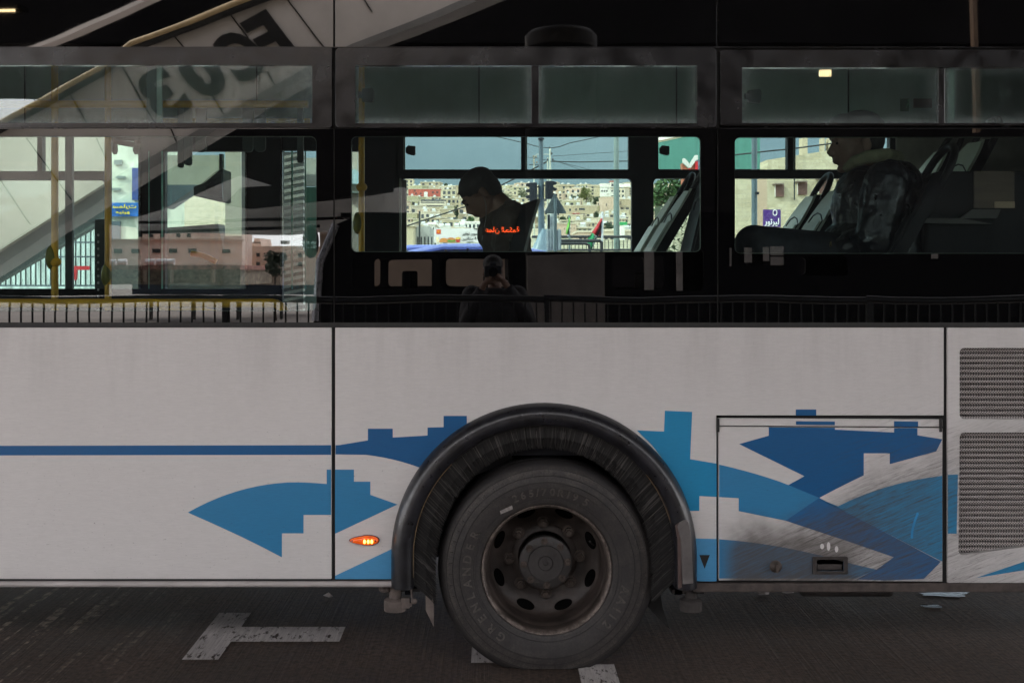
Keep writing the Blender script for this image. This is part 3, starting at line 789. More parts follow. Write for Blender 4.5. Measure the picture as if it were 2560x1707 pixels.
def arc_text(s, r, a_mid, size, name, sp=1.0, flip=False):
    """letters stand outward round the sidewall, reading clockwise"""
    n_ = len(s); wds = {'1': .62, '/': .5, '.': .35, 'I': .4, ' ': .5, 'R': .95}
    adv = [wds.get(ch, .86) * size * .80 * sp for ch in s]; tot = sum(adv); pos = -tot / 2
    mb = MB()
    for ch, ad in zip(s, adv):
        if ch != ' ':
            vs, fs = text_mesh(ch, size, .006, .022)
            a = R(a_mid) - (pos + ad / 2) / r
            er = Vector((math.cos(a), 0, math.sin(a))); et = Vector((math.sin(a), 0, -math.cos(a)))
            if vs:
                mx_ = (min(v.x for v in vs) + max(v.x for v in vs)) / 2
                mz_ = (min(v.z for v in vs) + max(v.z for v in vs)) / 2 if ch != '.' else .0 + size * .3
                def ysurf(rr): 
                    return .0305 if rr > .335 else .0355 - (rr - .300) * .16
                for v in vs: pass
                out_ = []
                for v in vs:
                    rr = r + (v.z - mz_); q = Vector((WX, 0, WZ)) + er * rr + et * (v.x - mx_)
                    q.y = ysurf(rr) - .0008 + v.y * .5; out_.append(q)
                mb.add(out_, fs)
        pos += ad
    return mb.build(name, M_let, tyre)
arc_text('265/70R19.5', .3165, 87, .042, 'size_lettering', 1.16)
arc_text('GRENLANDER', .3240, 194, .046, 'maker_lettering', 1.60)
arc_text('AA112', .3240, -28, .046, 'model_lettering', 1.45)
vs_ = MB().add([(X(1250), .0345, Z(1276, .04)), (X(1280), .0345, Z(1262, .04)), (X(1283), .0345, Z(1271, .04)), (X(1252), .0345, Z(1284, .04))], [(0, 1, 2, 3)])
vs_.build('pale_tyre_sticker', mat('sticker_grey', (0.22, 0.20, 0.19), 0.6, 0.4, 90), tyre)
# rim: lip, drop, deep concave disc
m, n, b = nodes('dirty_brown_rim')
tcx = n.nodes.new('ShaderNodeTexCoord'); s_ = n.nodes.new('ShaderNodeSeparateXYZ'); n.links.new(tcx.outputs['Object'], s_.inputs[0])
rad = math_(n, 'SQRT', math_(n, 'ADD', math_(n, 'POWER', s_.outputs['X'], 2), math_(n, 'POWER', s_.outputs['Z'], 2)))
c0 = ramp(n, noise_fac(n, 9, 6, 0.65), [(0.3, (0.014, 0.010, 0.008)), (0.7, (0.062, 0.047, 0.040))])
sc = ramp(n, noise_fac(n, 40, 5, 0.8), [(0.42, 0.15), (0.6, 0.9)])
lipf = ramp(n, rad, [(0.246, 0.0), (0.252, 1.0)])
c1 = mixc(n, math_(n, 'MULTIPLY', sc, lipf), c0, (0.22, 0.18, 0.155))
n.links.new(c1, b.inputs['Base Color']); b.inputs['Roughness'].default_value = 0.55
bump(n, b, noise_fac(n, 60, 4, 0.7), 0.003, 0.35)
M_rim = m
rp = [(.2620, .050), (.2635, .042), (.2600, .037), (.2560, .040), (.2500, .052), (.2470, .075), (.2450, .105), (.2440, .112), (.2400, .116), (.2370, .135), (.2350, .165), (.2345, .200), (.2310, .218), (.2200, .230), (.2050, .238), (.1880, .247), (.1700, .262), (.1550, .266), (.1400, .270), (.1300, .262), (.1120, .260), (.1080, .266), (.1000, .30)]
rmb = MB(); NR = 160; hs = []
# hand holes are not cut: black ovals on the disc stand for their dark depth
holes = [(-23 + 45 * k) for k in range(8)]
vs = []; fs = []
for r, y in rp: vs += [(WX + r * math.cos(2 * PI * k / NR), y, WZ + r * math.sin(2 * PI * k / NR)) for k in range(NR)]
for i in range(len(rp) - 1):
    for k in range(NR):
        fs.append((i * NR + k, i * NR + (k + 1) % NR, (i + 1) * NR + (k + 1) % NR, (i + 1) * NR + k))
rmb.add(vs, fs)
rim = rmb.build('rim', M_rim, wheel, smooth=50, loc=(WX, .16, WZ))
for a in holes:
    q = MB(); er = Vector((math.cos(R(a)), 0, math.sin(R(a)))); et = Vector((-er.z, 0, er.x)); cc = Vector((WX, .2330, WZ)) + er * .206
    nrm = (Vector((0, -1, 0)) * .88 - er * .47).normalized(); e2 = et.cross(nrm).normalized()
    ring = [cc + et * (.036 * math.cos(t)) + e2 * (.0185 * math.sin(t)) + nrm * .0035 for t in [2 * PI * k / 28 for k in range(28)]]
    ring2 = [p_ + et * 0 - nrm * .0 + (p_ - cc) * .10 - nrm * .0032 for p_ in ring]
    q.add(ring + ring2, [tuple(range(28))] + [(k, (k + 1) % 28, 28 + (k + 1) % 28, 28 + k) for k in range(28)])
    q.build('hand_hole', mat('hole_black', (0.003, 0.003, 0.003), 0.95, spec=1.1), rim, norm=False)
vst = MB().tube([(WX + .205, .225, WZ + .06), (WX + .19, .205, WZ + .075), (WX + .185, .19, WZ + .083)], .004, 8)
vst.build('valve_stem', M_chassis, rim)
M_nut = mat('dusty_steel_nut', (0.085, 0.068, 0.058), 0.42, 0.3, 40, metal=.4, bmp=.3)
M_hub = mat('greasy_hub', (0.030, 0.027, 0.026), 0.5, 0.35, 22, bmp=0.4, bscale=70)
hp = [(.0, .158), (.008, .158), (.009, .154), (.028, .154), (.031, .150), (.072, .150), (.074, .154), (.100, .156), (.108, .160), (.110, .168), (.110, .180), (.098, .184), (.096, .262)]
hub = MB().lathe(hp, WX, WZ, 72).build('hub', M_hub, wheel, smooth=35)
def hexbolt(mb, x, y, z, r, h, a0=0.0, washer=True):
    if washer: mb.lathe([(0, y - .003), (r * 1.35, y - .003), (r * 1.4, y)], x, z, 20)
    mb.tube([(x, y, z), (x, y - h, z)], [r, r], 6); mb.tube([(x, y - h, z), (x, y - h - .008, z)], [r * .62, r * .55], 10)
for k in range(8):
    a = R(90 + 45 * k + 3)
    mb = MB(); hexbolt(mb, WX + .091 * math.cos(a), .156, WZ + .091 * math.sin(a), .0105, .009)
    mb.build('hub_bolt', M_nut, hub, smooth=30)
for k in range(8):
    a = R(90 + 45 * k + 2)
    mb = MB(); hexbolt(mb, WX + .1490 * math.cos(a), .264, WZ + .1490 * math.sin(a), .0185, .030)
    mb.build('wheel_nut', M_nut, rim, smooth=30)
# inner dual tyre
MB().lathe([(.26, .34), (.40, .335), (.43, .36), (.43, .56), (.40, .59), (.26, .58)], WX, WZ + .03, 60).build('inner_tyre', M_rubber, wheel, smooth=40)

# ================================================================== BUS: window band
ZB, ZT = Z(812), 2.98
XA, XZ = BX0, BX1
def holes_poly(outer, holes, y0, y1, name, m, par=bus, **k):
    return MB().prism([outer] + holes, y0, y1).build(name, m, par, **k)
W1 = prr(-1500, 791, 341, 778, (0, 16, 16, 0)); W2 = prr(878, 1752, 341, 630, 14); W3 = prr(1837, 2900, 343, 634, (14, 14, 14, 14))
# three glued glass panels with printed black border, seams at 835 and 1794
for (pa, pb, hole_, nm) in ((-2300, 833.5, W1, 'l'), (837, 1792.5, W2, 'm'), (1796, 3350, W3, 'r')):
    o = holes_poly(prr(pa, pb, 322, 806), [hole_], -0.001, 0.006, 'printed_glass_border', M_black)
MB().pbox(832, 839, 118, 806, .004, .012).pbox(1791, 1798, 118, 806, .004, .012).pbox(-2300, 3350, 320, 323, .004, .012).builds('glass_seam', M_seam, bus)
def pane(loop, y, name, m, th=.004, par=bus): return MB().prism([loop], y, y + th).build(name, m, par)
def inset(px0, px1, py0, py1, r): return prr(px0 + .6, px1 - .6, py0 + .6, py1 - .6, r)
pane(inset(-1500, 791, 341, 778, (0, 16, 16, 0)), 0.0, 'window_pane', M_glass)
pane(inset(878, 1752, 341, 630, 14), 0.0, 'window_pane', M_glass)
pane(inset(1837, 2900, 343, 634, 14), 0.0, 'window_pane', M_glass)
# inner rubber edge seen as a pale green line round each pane
M_gedge = mat('glass_edge_gasket', (0.10, 0.13, 0.11), 0.4)
for lo in (W1, W2, W3):
    lo3 = [(x, .010, z) for x, z in lo]
    MB().tube(lo3 + [lo3[0]], .0028, 6).build('pane_gasket', M_gedge, bus)
YF = 2.45
# hopper windows: raised metal frames
def hopper(pa, pb, pt, pbm, ia, ib, it, ibm, divs, r, latch=None):
    fr = holes_poly(prr(pa, pb, pt, pbm, r), [prr(ia, ib, it, ibm, 2)], -0.016, 0.02, 'hopper_frame', M_frame, bevel=.003)
    MB().pbox(pa + 4, pb - 4, pbm - 8, pbm - 3, -.021, -.0165).build('rain_strip', M_frame, fr, bevel=.001)
    for (a, b_) in ((pa + 340 if pa > 0 else 320, 370), ):
        pass
    edges = [ia] + [v for d in divs for v in d] + [ib]
    for i in range(0, len(edges), 2):
        pane(inset(edges[i], edges[i + 1], it, ibm, 2), -.008, 'hopper_pane', M_hglass, .004, fr)
    for d in divs:
        MB().pbox(d[0], d[1], it, ibm, -.010, .016).build('hopper_divider', M_frame, fr, bevel=.002)
        MB().pbox(d[1] + 1, d[1] + 7, it + 1, ibm - 1, .0, .014).build('sliding_rail', mat('bare_aluminium', (0.30, 0.31, 0.27), 0.35, 0.1, metal=0.6), fr)
    if latch:
        a, b_, t, bb = latch
        lt = MB().prism([pxl([(a, t + 2), (b_ - 4, t), (b_, t + 8), (b_ - 1, bb - 8), (b_ - 5, bb), (a, bb - 2)])], .006, .03)
        lt.pbox(a - 10, a, t + 10, bb - 10, .006, .02); lt.build('hopper_latch', M_rubber, fr, bevel=.002)
    return fr
hopper(-2300, 831, 121, 322, -1500, 782, 165, 309, [(-1000, -985)], (4, 10, 4, 4))
hopper(840, 1789, 122, 321, 889, 1741, 166, 310, [(1328, 1347)], 10, (904, 935, 219, 255))
hopper(1799, 3350, 127, 316, 1853, 2900, 171, 310, [(2346, 2362)], 6, (1872, 1905, 223, 258))
# sliding pane divider of left hopper: pale upright
MB().pbox(366, 390, 166, 308, -.002, .004).build('hopper_divider', mat('grey_pvc', (0.10, 0.10, 0.10), 0.4), bus)
MB().pbox(390, 404, 166, 308, .004, .02).build('hopper_divider', mat('pale_pvc', (0.42, 0.46, 0.43), 0.4), bus)
MB().pbox(2364, 2387, 172, 309, .0, .006).build('hopper_divider', mat('sage_upright', (0.30, 0.36, 0.32), 0.4), bus)
MB().pbox(2238, 3300, 336, 700, YF - .03, YF - .004, YF).build('rear_side_panel', mat('worn_grey_panel', (0.42, 0.38, 0.34), 0.6, 0.35, 3), bus)
# small slots under hopper frames
sl_ = MB()
for a, b_ in ((320, 370), (411, 461), (718, 768), (902, 950), (1660, 1720)): sl_.pbox(a, b_, 317, 320, -.020, -.0162)
sl_.builds('drain_slot', M_seam, bus)
# cove above
for (pa, pb) in ((-2300, 833), (838, 1791), (1796, 3350)):
    MB().prism([prr(pa, pb, -150, 118, 2)], -0.001, 0.02).build('roof_cove_panel', M_cove, bus, bevel=.003)
MB().pbox(-2300, 3350, 112, 128, .008, .02).pbox(832, 839, -150, 118, .008, .02).pbox(1790, 1797, -150, 118, .008, .02).builds('cove_gap', M_seam, bus)
MB().pbox(-2300, 3350, 117.5, 119.5, -.014, .01).build('cove_lip', M_frame, bus)
# roof, inner ceiling, ends, inner side pillars
ZC = Z(-150)
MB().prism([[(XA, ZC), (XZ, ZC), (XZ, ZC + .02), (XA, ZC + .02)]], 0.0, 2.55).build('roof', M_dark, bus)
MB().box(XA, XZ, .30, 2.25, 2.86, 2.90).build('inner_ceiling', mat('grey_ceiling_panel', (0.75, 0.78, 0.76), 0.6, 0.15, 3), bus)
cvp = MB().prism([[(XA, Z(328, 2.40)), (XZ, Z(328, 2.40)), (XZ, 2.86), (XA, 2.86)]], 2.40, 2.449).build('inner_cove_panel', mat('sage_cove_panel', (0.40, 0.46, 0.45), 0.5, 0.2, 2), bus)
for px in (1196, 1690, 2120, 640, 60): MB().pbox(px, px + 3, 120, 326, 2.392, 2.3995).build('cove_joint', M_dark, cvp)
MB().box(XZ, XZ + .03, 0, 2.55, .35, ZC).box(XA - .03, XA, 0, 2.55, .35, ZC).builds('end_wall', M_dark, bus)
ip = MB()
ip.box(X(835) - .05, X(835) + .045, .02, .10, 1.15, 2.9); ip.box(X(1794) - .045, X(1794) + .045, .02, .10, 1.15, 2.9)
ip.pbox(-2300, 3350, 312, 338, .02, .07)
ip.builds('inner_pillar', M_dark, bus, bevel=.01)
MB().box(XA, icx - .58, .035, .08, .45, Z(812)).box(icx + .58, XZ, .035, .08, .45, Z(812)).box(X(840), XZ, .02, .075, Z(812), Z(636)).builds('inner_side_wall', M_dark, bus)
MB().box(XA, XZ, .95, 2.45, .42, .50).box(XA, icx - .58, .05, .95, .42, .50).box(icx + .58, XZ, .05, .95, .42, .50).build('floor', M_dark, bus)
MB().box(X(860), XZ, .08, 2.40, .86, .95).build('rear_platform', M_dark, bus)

# ---- far side wall with its windows (y 2.45..2.5)
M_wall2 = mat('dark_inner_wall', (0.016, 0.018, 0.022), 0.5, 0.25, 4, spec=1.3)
def fr(px0, px1, py0, py1, r=8): return prr(px0, px1, py0, py1, r, YF)
ops = [fr(-400, 93, 335, 428, 3), fr(105, 262, 335, 428, 3), fr(-400, 262, 450, 722, 14),
       fr(272, 347, 352, 722, 3), fr(412, 612, 378, 722, 3), fr(706, 792, 376, 782, 3), fr(860, 908, 378, 740, 3),
       fr(1008, 1303, 335, 424, 3), fr(1313, 1572, 335, 424, 3), fr(1002, 1580, 446, 740, 12),
       fr(1646, 1969, 335, 424, 3), fr(1984, 2225, 335, 424, 3), fr(1634, 2225, 446, 740, 12)]
zlo, zhi = .45, 2.97
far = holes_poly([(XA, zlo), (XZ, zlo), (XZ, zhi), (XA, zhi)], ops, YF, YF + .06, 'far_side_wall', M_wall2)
for i, o_ in enumerate(ops):
    pane(o_, YF + .05, 'window_pane', M_fglass, .004, far)
fm = M_frame
for (a, b_, t, bb) in ((93, 105, 335, 428),): pass
M_alu = mat('pale_window_edge', (0.42, 0.46, 0.42), 0.35, 0.1, metal=0.4)
MB().pbox(998, 1003, 446, 630, YF - .012, YF - .001).pbox(1008, 1013, 335, 424, YF - .012, YF - .001).pbox(1313, 1318, 335, 424, YF - .012, YF - .001).pbox(1984, 1989, 335, 424, YF - .012, YF - .001).builds('window_edge_strip', M_alu, far)
MB().pbox(1004, 1016, 450, 630, YF + .02, YF + .045).builds('window_edge_strip', mat('olive_seal', (0.16, 0.17, 0.14), 0.5), far)
for (a, t) in ((1015, 365), (1648, 365)):
    o_ = MB().prism([pxl([(a, t + 6), (a + 6, t), (a + 24, t + 2), (a + 24, t + 22), (a + 20, t + 25), (a + 6, t + 22), (a, t + 18)], YF)], YF - .03, YF - .002)
    o_.build('hopper_latch', M_rubber, far, bevel=.002)
# door leaves: frames with pale green glass edges on the far side
M_gline = mat('green_glass_edge', (0.25, 0.62, 0.50), 0.2, 0.1)
dl = MB()
for a, w_ in ((371, 2), (403, 4), (728, 4), (762, 3)): dl.pbox(a, a + w_, 378, 722, YF - .05, YF - .044)
dl.builds('door_glass_edge', M_gline, far)
for (a, b_) in ((345, 352), (612, 618), (700, 706)):
    MB().pbox(a, b_, 340, 722, YF - .03, YF - .002).build('door_frame', M_frame, far, bevel=.004)
# engine tower and dark rear compartment wall on the near side right of the seats
tw = MB().prism([pxl([(2310, 660), (2318, 470), (2326, 440), (2345, 428), (3350, 426), (3350, 660)], .3)], .30, .75)
tw.build('engine_cover', M_seatd, bus, bevel=.015)
MB().pbox(2436, 2536, 428, 520, .285, .298).build('cover_reflection', mat('brown_reflection', (0.11, 0.078, 0.056), 0.6, 0.35, 7, stretch=(.3, 1, 3)), bus)  # flat brown sheet stands in for a reflection on the dark cover
MB().pbox(2487, 2537, 504, 520, .280, .284).build('cover_reflection_strip', mat('tan_strip', (0.42, 0.30, 0.20), 0.6), bus)  # tan strip of the same painted reflection
MB().prism([pxl([(2190, 546), (2490, 546), (2500, 524), (2430, 524), (2400, 546), (2480, 560), (2190, 556)], .28)], .27, .285).build('ledge', mat('dim_ledge', (0.08, 0.075, 0.07), 0.5), bus)
# green exit sticker on the far inner wall
MB().pbox(2251, 2272, 247, 279, 2.394, 2.398).build('exit_sticker', mat('green_sticker', (0.01, 0.10, 0.05), 0.5), far)
ex = MB()
for pts in ([(2255, 250), (2268, 250), (2268, 262), (2255, 262)],): pass
ex.tube([(X(2257, YF), 2.392, Z(274, YF)), (X(2262, YF), 2.392, Z(262, YF)), (X(2267, YF), 2.392, Z(272, YF))], .003, 5)
ex.ell((X(2263, YF), 2.392, Z(255, YF)), (.006, .002, .006), nu=8, nv=6)
ex.build('running_figure_mark', mat('pale_green_mark', (0.25, 0.5, 0.35), 0.5), far)
MB().pbox(2284, 2330, 247, 270, 2.394, 2.398).build('red_notice', mat('dim_red_notice', (0.08, 0.02, 0.02), 0.5), far)

# ---- yellow handrails
def rail(pts, y, r, name='handrail', m=M_yellow, n_=14, pxpts=True):
    p3 = [P(a, b_, y) for a, b_ in pts] if pxpts else pts
    return MB().tube(p3, r, n_).build(name, m, bus, smooth=50)
yp = .9
rail([(137, 60), (137, 800)], yp, .0165); rail([(270, 60), (270, 800)], 1.25, .0165)
rail([(-700, 261), (770, 261)], yp, .0175); 
rail([(380, 303), (775, 303)], 2.1, .0150)
rail([(-700, 758)] + [(680, 758), (692, 760), (702, 766), (710, 775), (722, 800), (736, 840)], .45, .020)
rail([(478, 634), (500, 637), (522, 645), (540, 655)], 2.0, .016)
rail([(400, 768), (500, 774), (560, 790)], 1.3, .018)
rail([(904, 100), (904, 800)], 1.5, .016)
for (a, b_, yy) in ((137, 262, yp), (137, 655, yp), (904, 468, 1.5)):
    c = P(a, b_, yy)
    MB().ell(c, (.030, .028, .024)).build('rail_clamp', M_yellow, bus, smooth=60)
for (a, b_, yy) in ((128, 644, yp), (266, 688, 1.25), (894, 558, 1.5)):
    c = P(a, b_, yy); MB().ell(c, (.026, .03, .058)).build('validator_box', mat('olive_yellow_box', (0.22, 0.20, 0.03), 0.4), bus, smooth=60)
# bracket with two bottle shaped grips hanging at top of far pole
q = MB(); q.tube([P(265, 345, 1.3), P(300, 357, 1.3), P(350, 365, 1.3)], .014, 10)
for a in (287, 340): q.tube([P(a, 352, 1.3), P(a, 378, 1.3), P(a + 1, 386, 1.3)], [.012, .016, .008], 10)
q.build('ticket_bracket', mat('brown_bracket', (0.13, 0.085, 0.055), 0.5), bus, smooth=50)
# hanging straps
M_strap = mat('dark_green_strap', (0.045, 0.065, 0.062), 0.5, 0.2)
for (a, t, bb, yy, ww) in ((470, 262, 414, 1.0, 19), (503, 262, 381, 1.5, 26), (620, 262, 381, 1.5, 26), (650, 262, 380, 1.3, 28), (751, 262, 408, 1.2, 15), (452, 262, 420, 2.0, 14)):
    c = P(a, bb, yy); hw = ww / 2 * (D + yy) / F; zt = Z(t, yy)
    q = MB(); pts = [(c.x, yy, zt), (c.x, yy, c.z + hw * 1.5)]
    loop = rrect(c.x - hw, c.x + hw, c.z, zt, (hw * .8, hw * .8, 0, 0), 8)
    inn = rrect(c.x - hw * .62, c.x + hw * .62, c.z + .02, zt - .02, (hw * .5, hw * .5, 0, 0), 8)
    q.prism([loop, inn] if ww > 1000 else [loop], yy - .012, yy + .012); q.build('hanging_strap', M_strap, bus, bevel=.003)
# screen on its arm
scq = MB().prism([pxl([(489, 468), (515, 460), (556, 425), (563, 424), (563, 504), (556, 506), (489, 491)], 1.6)], 1.55, 1.75)
so_ = scq.build('information_screen', mat('screen_case', (0.020, 0.030, 0.028), 0.35), bus, bevel=.006)
MB().prism([pxl([(516, 463), (554, 433), (557, 497), (516, 484)], 1.54)], 1.535, 1.545).build('screen_glass', mat('screen_glass', (0.012, 0.02, 0.024), 0.12, 0.4, 6, coat=.6), so_)
MB().pbox(548, 556, 385, 440, 1.60, 1.64).build('screen_arm', M_frame, so_)
# left-window dark uprights
for (a, b_, t, bb, yy) in ((162, 180, 338, 722, 2.3), (236, 262, 548, 722, 2.3)):
    MB().pbox(a, b_, t, bb, yy, yy + .04, yy).build('door_post', mat('grey_door_post', (0.12, 0.14, 0.14), 0.45), bus, bevel=.004)
rw = MB()
rw.build if False else None
dots = MB()
for k in range(12):
    c = P(247, 588 + k * 17, 2.28); dots.ell((c.x, 2.27, c.z), (.007, .003, .008), nu=8, nv=6)
dots.builds('reflector_dot', mat('white_dot', (0.8, 0.8, 0.8), 0.4), bus)

# ---- passenger seats (x = front of back cushion bottom, facing -x)
def seat_proto():
    s_ = thing('passenger_seat', (0, 0, 0), None, None, parent=None)
    # side profile (x,z) of back shell, tilted; width along y .42
    hw = .205
    def back_pts(off, shrink=0.0, n_=14):
        res = []
        for i in range(n_ + 1):
            t = i / n_
            z = .02 + .60 * t; x = .02 + .30 * t + .05 * t * t + off * 1.0
            wv = hw * (1 - .12 * t) * (1 if t < .72 else math.sqrt(max(0.0, 1 - ((t - .72) / .34) ** 2 * .95))) - shrink
            res.append((x, z, max(.02, wv)))
        return res
    def shell(off0, off1, shrink, bulge, name, m, t0=0, t1=1):
        pf = back_pts(off0, shrink); pb = back_pts(off1, shrink)
        k0 = int(t0 * 14); k1 = int(t1 * 14)
        vs = []; fs = []; nc = 9
        for pp, sg in ((pf, 1), (pb, 0)):
            for (x, z, wv) in pp[k0:k1 + 1]:
                for j in range(nc):
                    u = -1 + 2 * j / (nc - 1)
                    vs.append((x + (bulge * (u * u) * -1 if sg else bulge * -.6 * u * u), u * wv, z))
        m_ = k1 - k0 + 1
        for s2 in range(2):
            for i in range(m_ - 1):
                for j in range(nc - 1):
                    a = s2 * m_ * nc + i * nc + j; fs.append((a, a + 1, a + nc + 1, a + nc))
        for i in range(m_ - 1):
            for j in (0, nc - 1):
                a = i * nc + j; b_ = a + m_ * nc; fs.append((a, a + nc, b_ + nc, b_))
        for j in range(nc - 1):
            for i in (0, m_ - 1):
                a = i * nc + j; b_ = a + m_ * nc; fs.append((a, a + 1, b_ + 1, b_))
        return MB().add(vs, fs).build(name, m, s_, smooth=40)
    shell(.0, .045, 0, .03, 'back_shell', M_seatd)
    shell(-.012, .0, .014, .03, 'back_panel', M_seat)
    pad = shell(-.022, -.010, .05, .03, 'back_pad', M_seat, .05, .72)
    # groove round pad
    pl = back_pts(-.030, .046)[0:11]
    loop = [(x, -wv, z) for x, z, wv in pl] + [(pl[-1][0] + .01, -pl[-1][2] * .55, pl[-1][1] + .035), (pl[-1][0] + .015, 0, pl[-1][1] + .048), (pl[-1][0] + .01, pl[-1][2] * .55, pl[-1][1] + .035)] + [(x, wv, z) for x, z, wv in pl[::-1]]
    MB().tube([(x - .006 - .0 * abs(y), y, z) for x, y, z in loop], .004, 6).build('pad_groove', M_seatd, s_)
    # grab handle hoop
    hp_ = []
    for i in range(21):
        t = i / 20; a = PI * t
        yy = -.14 * math.cos(a) * (1 if True else 1); zz = .52 + .22 * math.sin(a) ** .55
        hp_.append((.325 + (zz - .52) * .52, yy, zz))
    MB().tube(hp_, .017, 10).build('grab_handle', M_seatd, s_, smooth=60)
    sq = MB().prism([rrect(-.40, .03, -.05, .03, .02)], -.2, .2); sq.build('seat_cushion', M_seat, s_, bevel=.015)
    MB().box(-.30, -.02, -.15, .15, -.40, -.05).build('seat_plinth', M_seatd, s_)
    return s_
sp_ = seat_proto()
seat_spots = [(1.50, 2.12, 1.42), (1.50, 1.62, 1.42), (.71, 2.12, 1.42), (.71, 1.62, 1.42), (.80, .34, 1.38), (-.01, .34, 1.20), (1.52, .34, 1.40),
              (2.25, 2.12, 1.68), (2.25, 1.62, 1.68), (3.0, 2.12, 1.76), (3.0, 1.62, 1.76), (3.5, 2.12, 1.80), (3.5, 1.55, 1.80), (2.62, 1.30, 1.72), (1.10, 1.62, 1.42)]
seat_spots = seat_spots[:-1]
for i, (x, y, z) in enumerate(seat_spots):
    o_ = sp_ if i == 0 else copy_tree(sp_)
    o_.parent = bus; o_.location = Vector((x, y, z)) - bus.location
    if i in (4, 5): o_.rotation_euler = (0, -R(17), 0)
    if i in (4, 5, 6):
        for ch in o_.children:
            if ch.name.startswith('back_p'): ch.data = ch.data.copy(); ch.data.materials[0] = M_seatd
    if i == 5:
        for ch in list(o_.children):
            if ch.name.startswith('grab_handle'): bpy.data.objects.remove(ch)

# ================================================================== STATION BEHIND THE CAMERA (seen mirrored in the glass)
M_conc = mat('pale_concrete', (0.80, 0.73, 0.68), 0.75, 0.12, 1.2, bmp=0.15, bscale=12)
M_concd = mat('grey_concrete', (0.30, 0.29, 0.28), 0.8, 0.2, 1.5, bmp=0.2, bscale=12)
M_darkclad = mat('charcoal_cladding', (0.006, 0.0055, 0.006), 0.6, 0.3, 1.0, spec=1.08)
M_roof = mat('dark_canopy_soffit', (0.045, 0.043, 0.044), 0.7, 0.2, .6, spec=1.2)
def mirror_prism(pts, Y, th, name, m, parent=None, **k):
    """flat sided solid whose face toward the bus is drawn by mirrored pixels at distance Y"""
    v = [Mi(a, b_, Y) for a, b_ in pts]
    return MB().prism([[(p_.x, p_.z) for p_ in v]], -Y - th, -Y).build(name, m, parent, **k)
def mbuild(rects, Y, th, name, m, parent):
    q = MB()
    for (a, b_, t, bb) in rects:
        p0, p1 = Mi(a, bb, Y), Mi(b_, t, Y); q.box(p0.x, p1.x, -Y - th, -Y, p0.z, p1.z)
    return q.build(name, m, parent)
def rawprism(pts, y0, y1, name, m, parent=None, **k): return MB().prism([pts], y0, y1).build(name, m, parent, **k)
# unseen canopy roof over the bay, sized to keep the sun off the bus
cn = thing('bay_canopy', (0, -1, 6.2), 'unseen dark flat canopy roof shading the bus bay', 'canopy')
MB().box(-34, 34, -8.7, 3.2, 6.2, 6.7).build('canopy_slab', M_roof, cn)
MB().box(-34, 34, -8.8, -8.7, 6.05, 6.8).build('canopy_fascia', M_concd, cn)
for x in (-30, 30):
    MB().tube([(x, -6, 0), (x, -6, 6.2)], .3, 20).build('canopy_column', M_concd, cn, smooth=40)
# dark hall across the right two thirds of the reflection
hall = thing('station_hall', (8, -21, 0), 'dark clad station hall behind the photographer with lamps under its eaves', 'building')
hx0, hx1 = -9.0, 26.0
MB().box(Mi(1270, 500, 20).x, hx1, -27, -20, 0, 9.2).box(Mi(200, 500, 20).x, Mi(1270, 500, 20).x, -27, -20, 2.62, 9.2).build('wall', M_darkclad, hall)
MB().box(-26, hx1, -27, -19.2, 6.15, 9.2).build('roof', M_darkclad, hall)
for i in range(8):
    x = -2 + i * 3.3; MB().box(x, x + .06, -20.03, -20, 2.7, 6.1).build('cladding_joint', M_seam, hall)
rb_ = MB()
def thin_line(p0, p1, r, name, m, parent): return MB().tube([p0, p1], r, 6).build(name, m, parent)
# ceiling lamps: warm tube grids
def lamp_grid(px, py, Y, wpx, hpx, lab, n_=7):
    c = Mi(px, py, Y); s_ = (D + Y) / F
    o = thing('ceiling_lamp', c, lab, 'ceiling lamp', 'warm tube lamps under the station roof')
    MB().box(c.x - wpx / 2 * s_ - .05, c.x + wpx / 2 * s_ + .05, -Y - .5, -Y + .02, c.z + hpx / 2 * s_ + .02, c.z + hpx / 2 * s_ + .12).build('lamp_housing', M_darkclad, o)
    for i in range(n_):
        x = c.x - wpx / 2 * s_ + wpx * s_ * (i + .5) / n_
        MB().tube([(x, -Y, c.z - hpx / 2 * s_), (x, -Y, c.z + hpx / 2 * s_)], wpx * s_ / n_ * .22, 8).build('lamp_tube', mat('warm_tube', (1, .8, .5), .5, emit=(1, .72, .38), estr=9), o)
lamp_grid(2062, 183, 18, 32, 17, 'warm grid lamp reflected above the seated man in the right window')
lamp_grid(14, 27, 18, 50, 7, 'warm row of small lamps reflected in the top left corner', 9)
# brown upright post high right
mirror_prism([(2432, -60), (2442, -60), (2452, 330), (2440, 330)], 12, .12, 'brown_post', mat('brown_steel', (0.10, 0.06, 0.035), .6)).name = 'steel_post'
tag(bpy.data.objects['steel_post'], 'slanting brown steel post reflected at the top right', 'post')
# lettered ramp
ramp_ = thing('concrete_ramp', Mi(500, 300, 11), 'pale inclined concrete ramp with the letters EC03 reflected at upper left', 'ramp')
YR = 11.0
up = [(-420, 520), (0, 312), (260, 170), (330, 112), (625, 0), (1180, -210)]
lowr = [(1400, -100), (1160, 0), (880, 112), (700, 205), (500, 322), (265, 455), (0, 620), (-420, 880)]
mirror_prism(up + lowr, YR, .35, 'ramp_side', M_conc, ramp_)
b2 = [(-420, 880), (0, 620), (265, 455), (500, 322), (700, 205), (880, 112), (1160, 0), (1400, -100), (1430, -88), (1175, 12), (893, 124), (712, 222), (512, 342), (275, 485), (0, 665), (-420, 935)]
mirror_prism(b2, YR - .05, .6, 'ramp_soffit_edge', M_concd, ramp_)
q = MB(); q.tube([Mi(a, b_ - 3, YR - .1) for a, b_ in up], .045, 8); q.build('golden_edge_trim', mat('brass_trim', (0.75, 0.55, 0.30), 0.4, 0.2), ramp_, smooth=50)
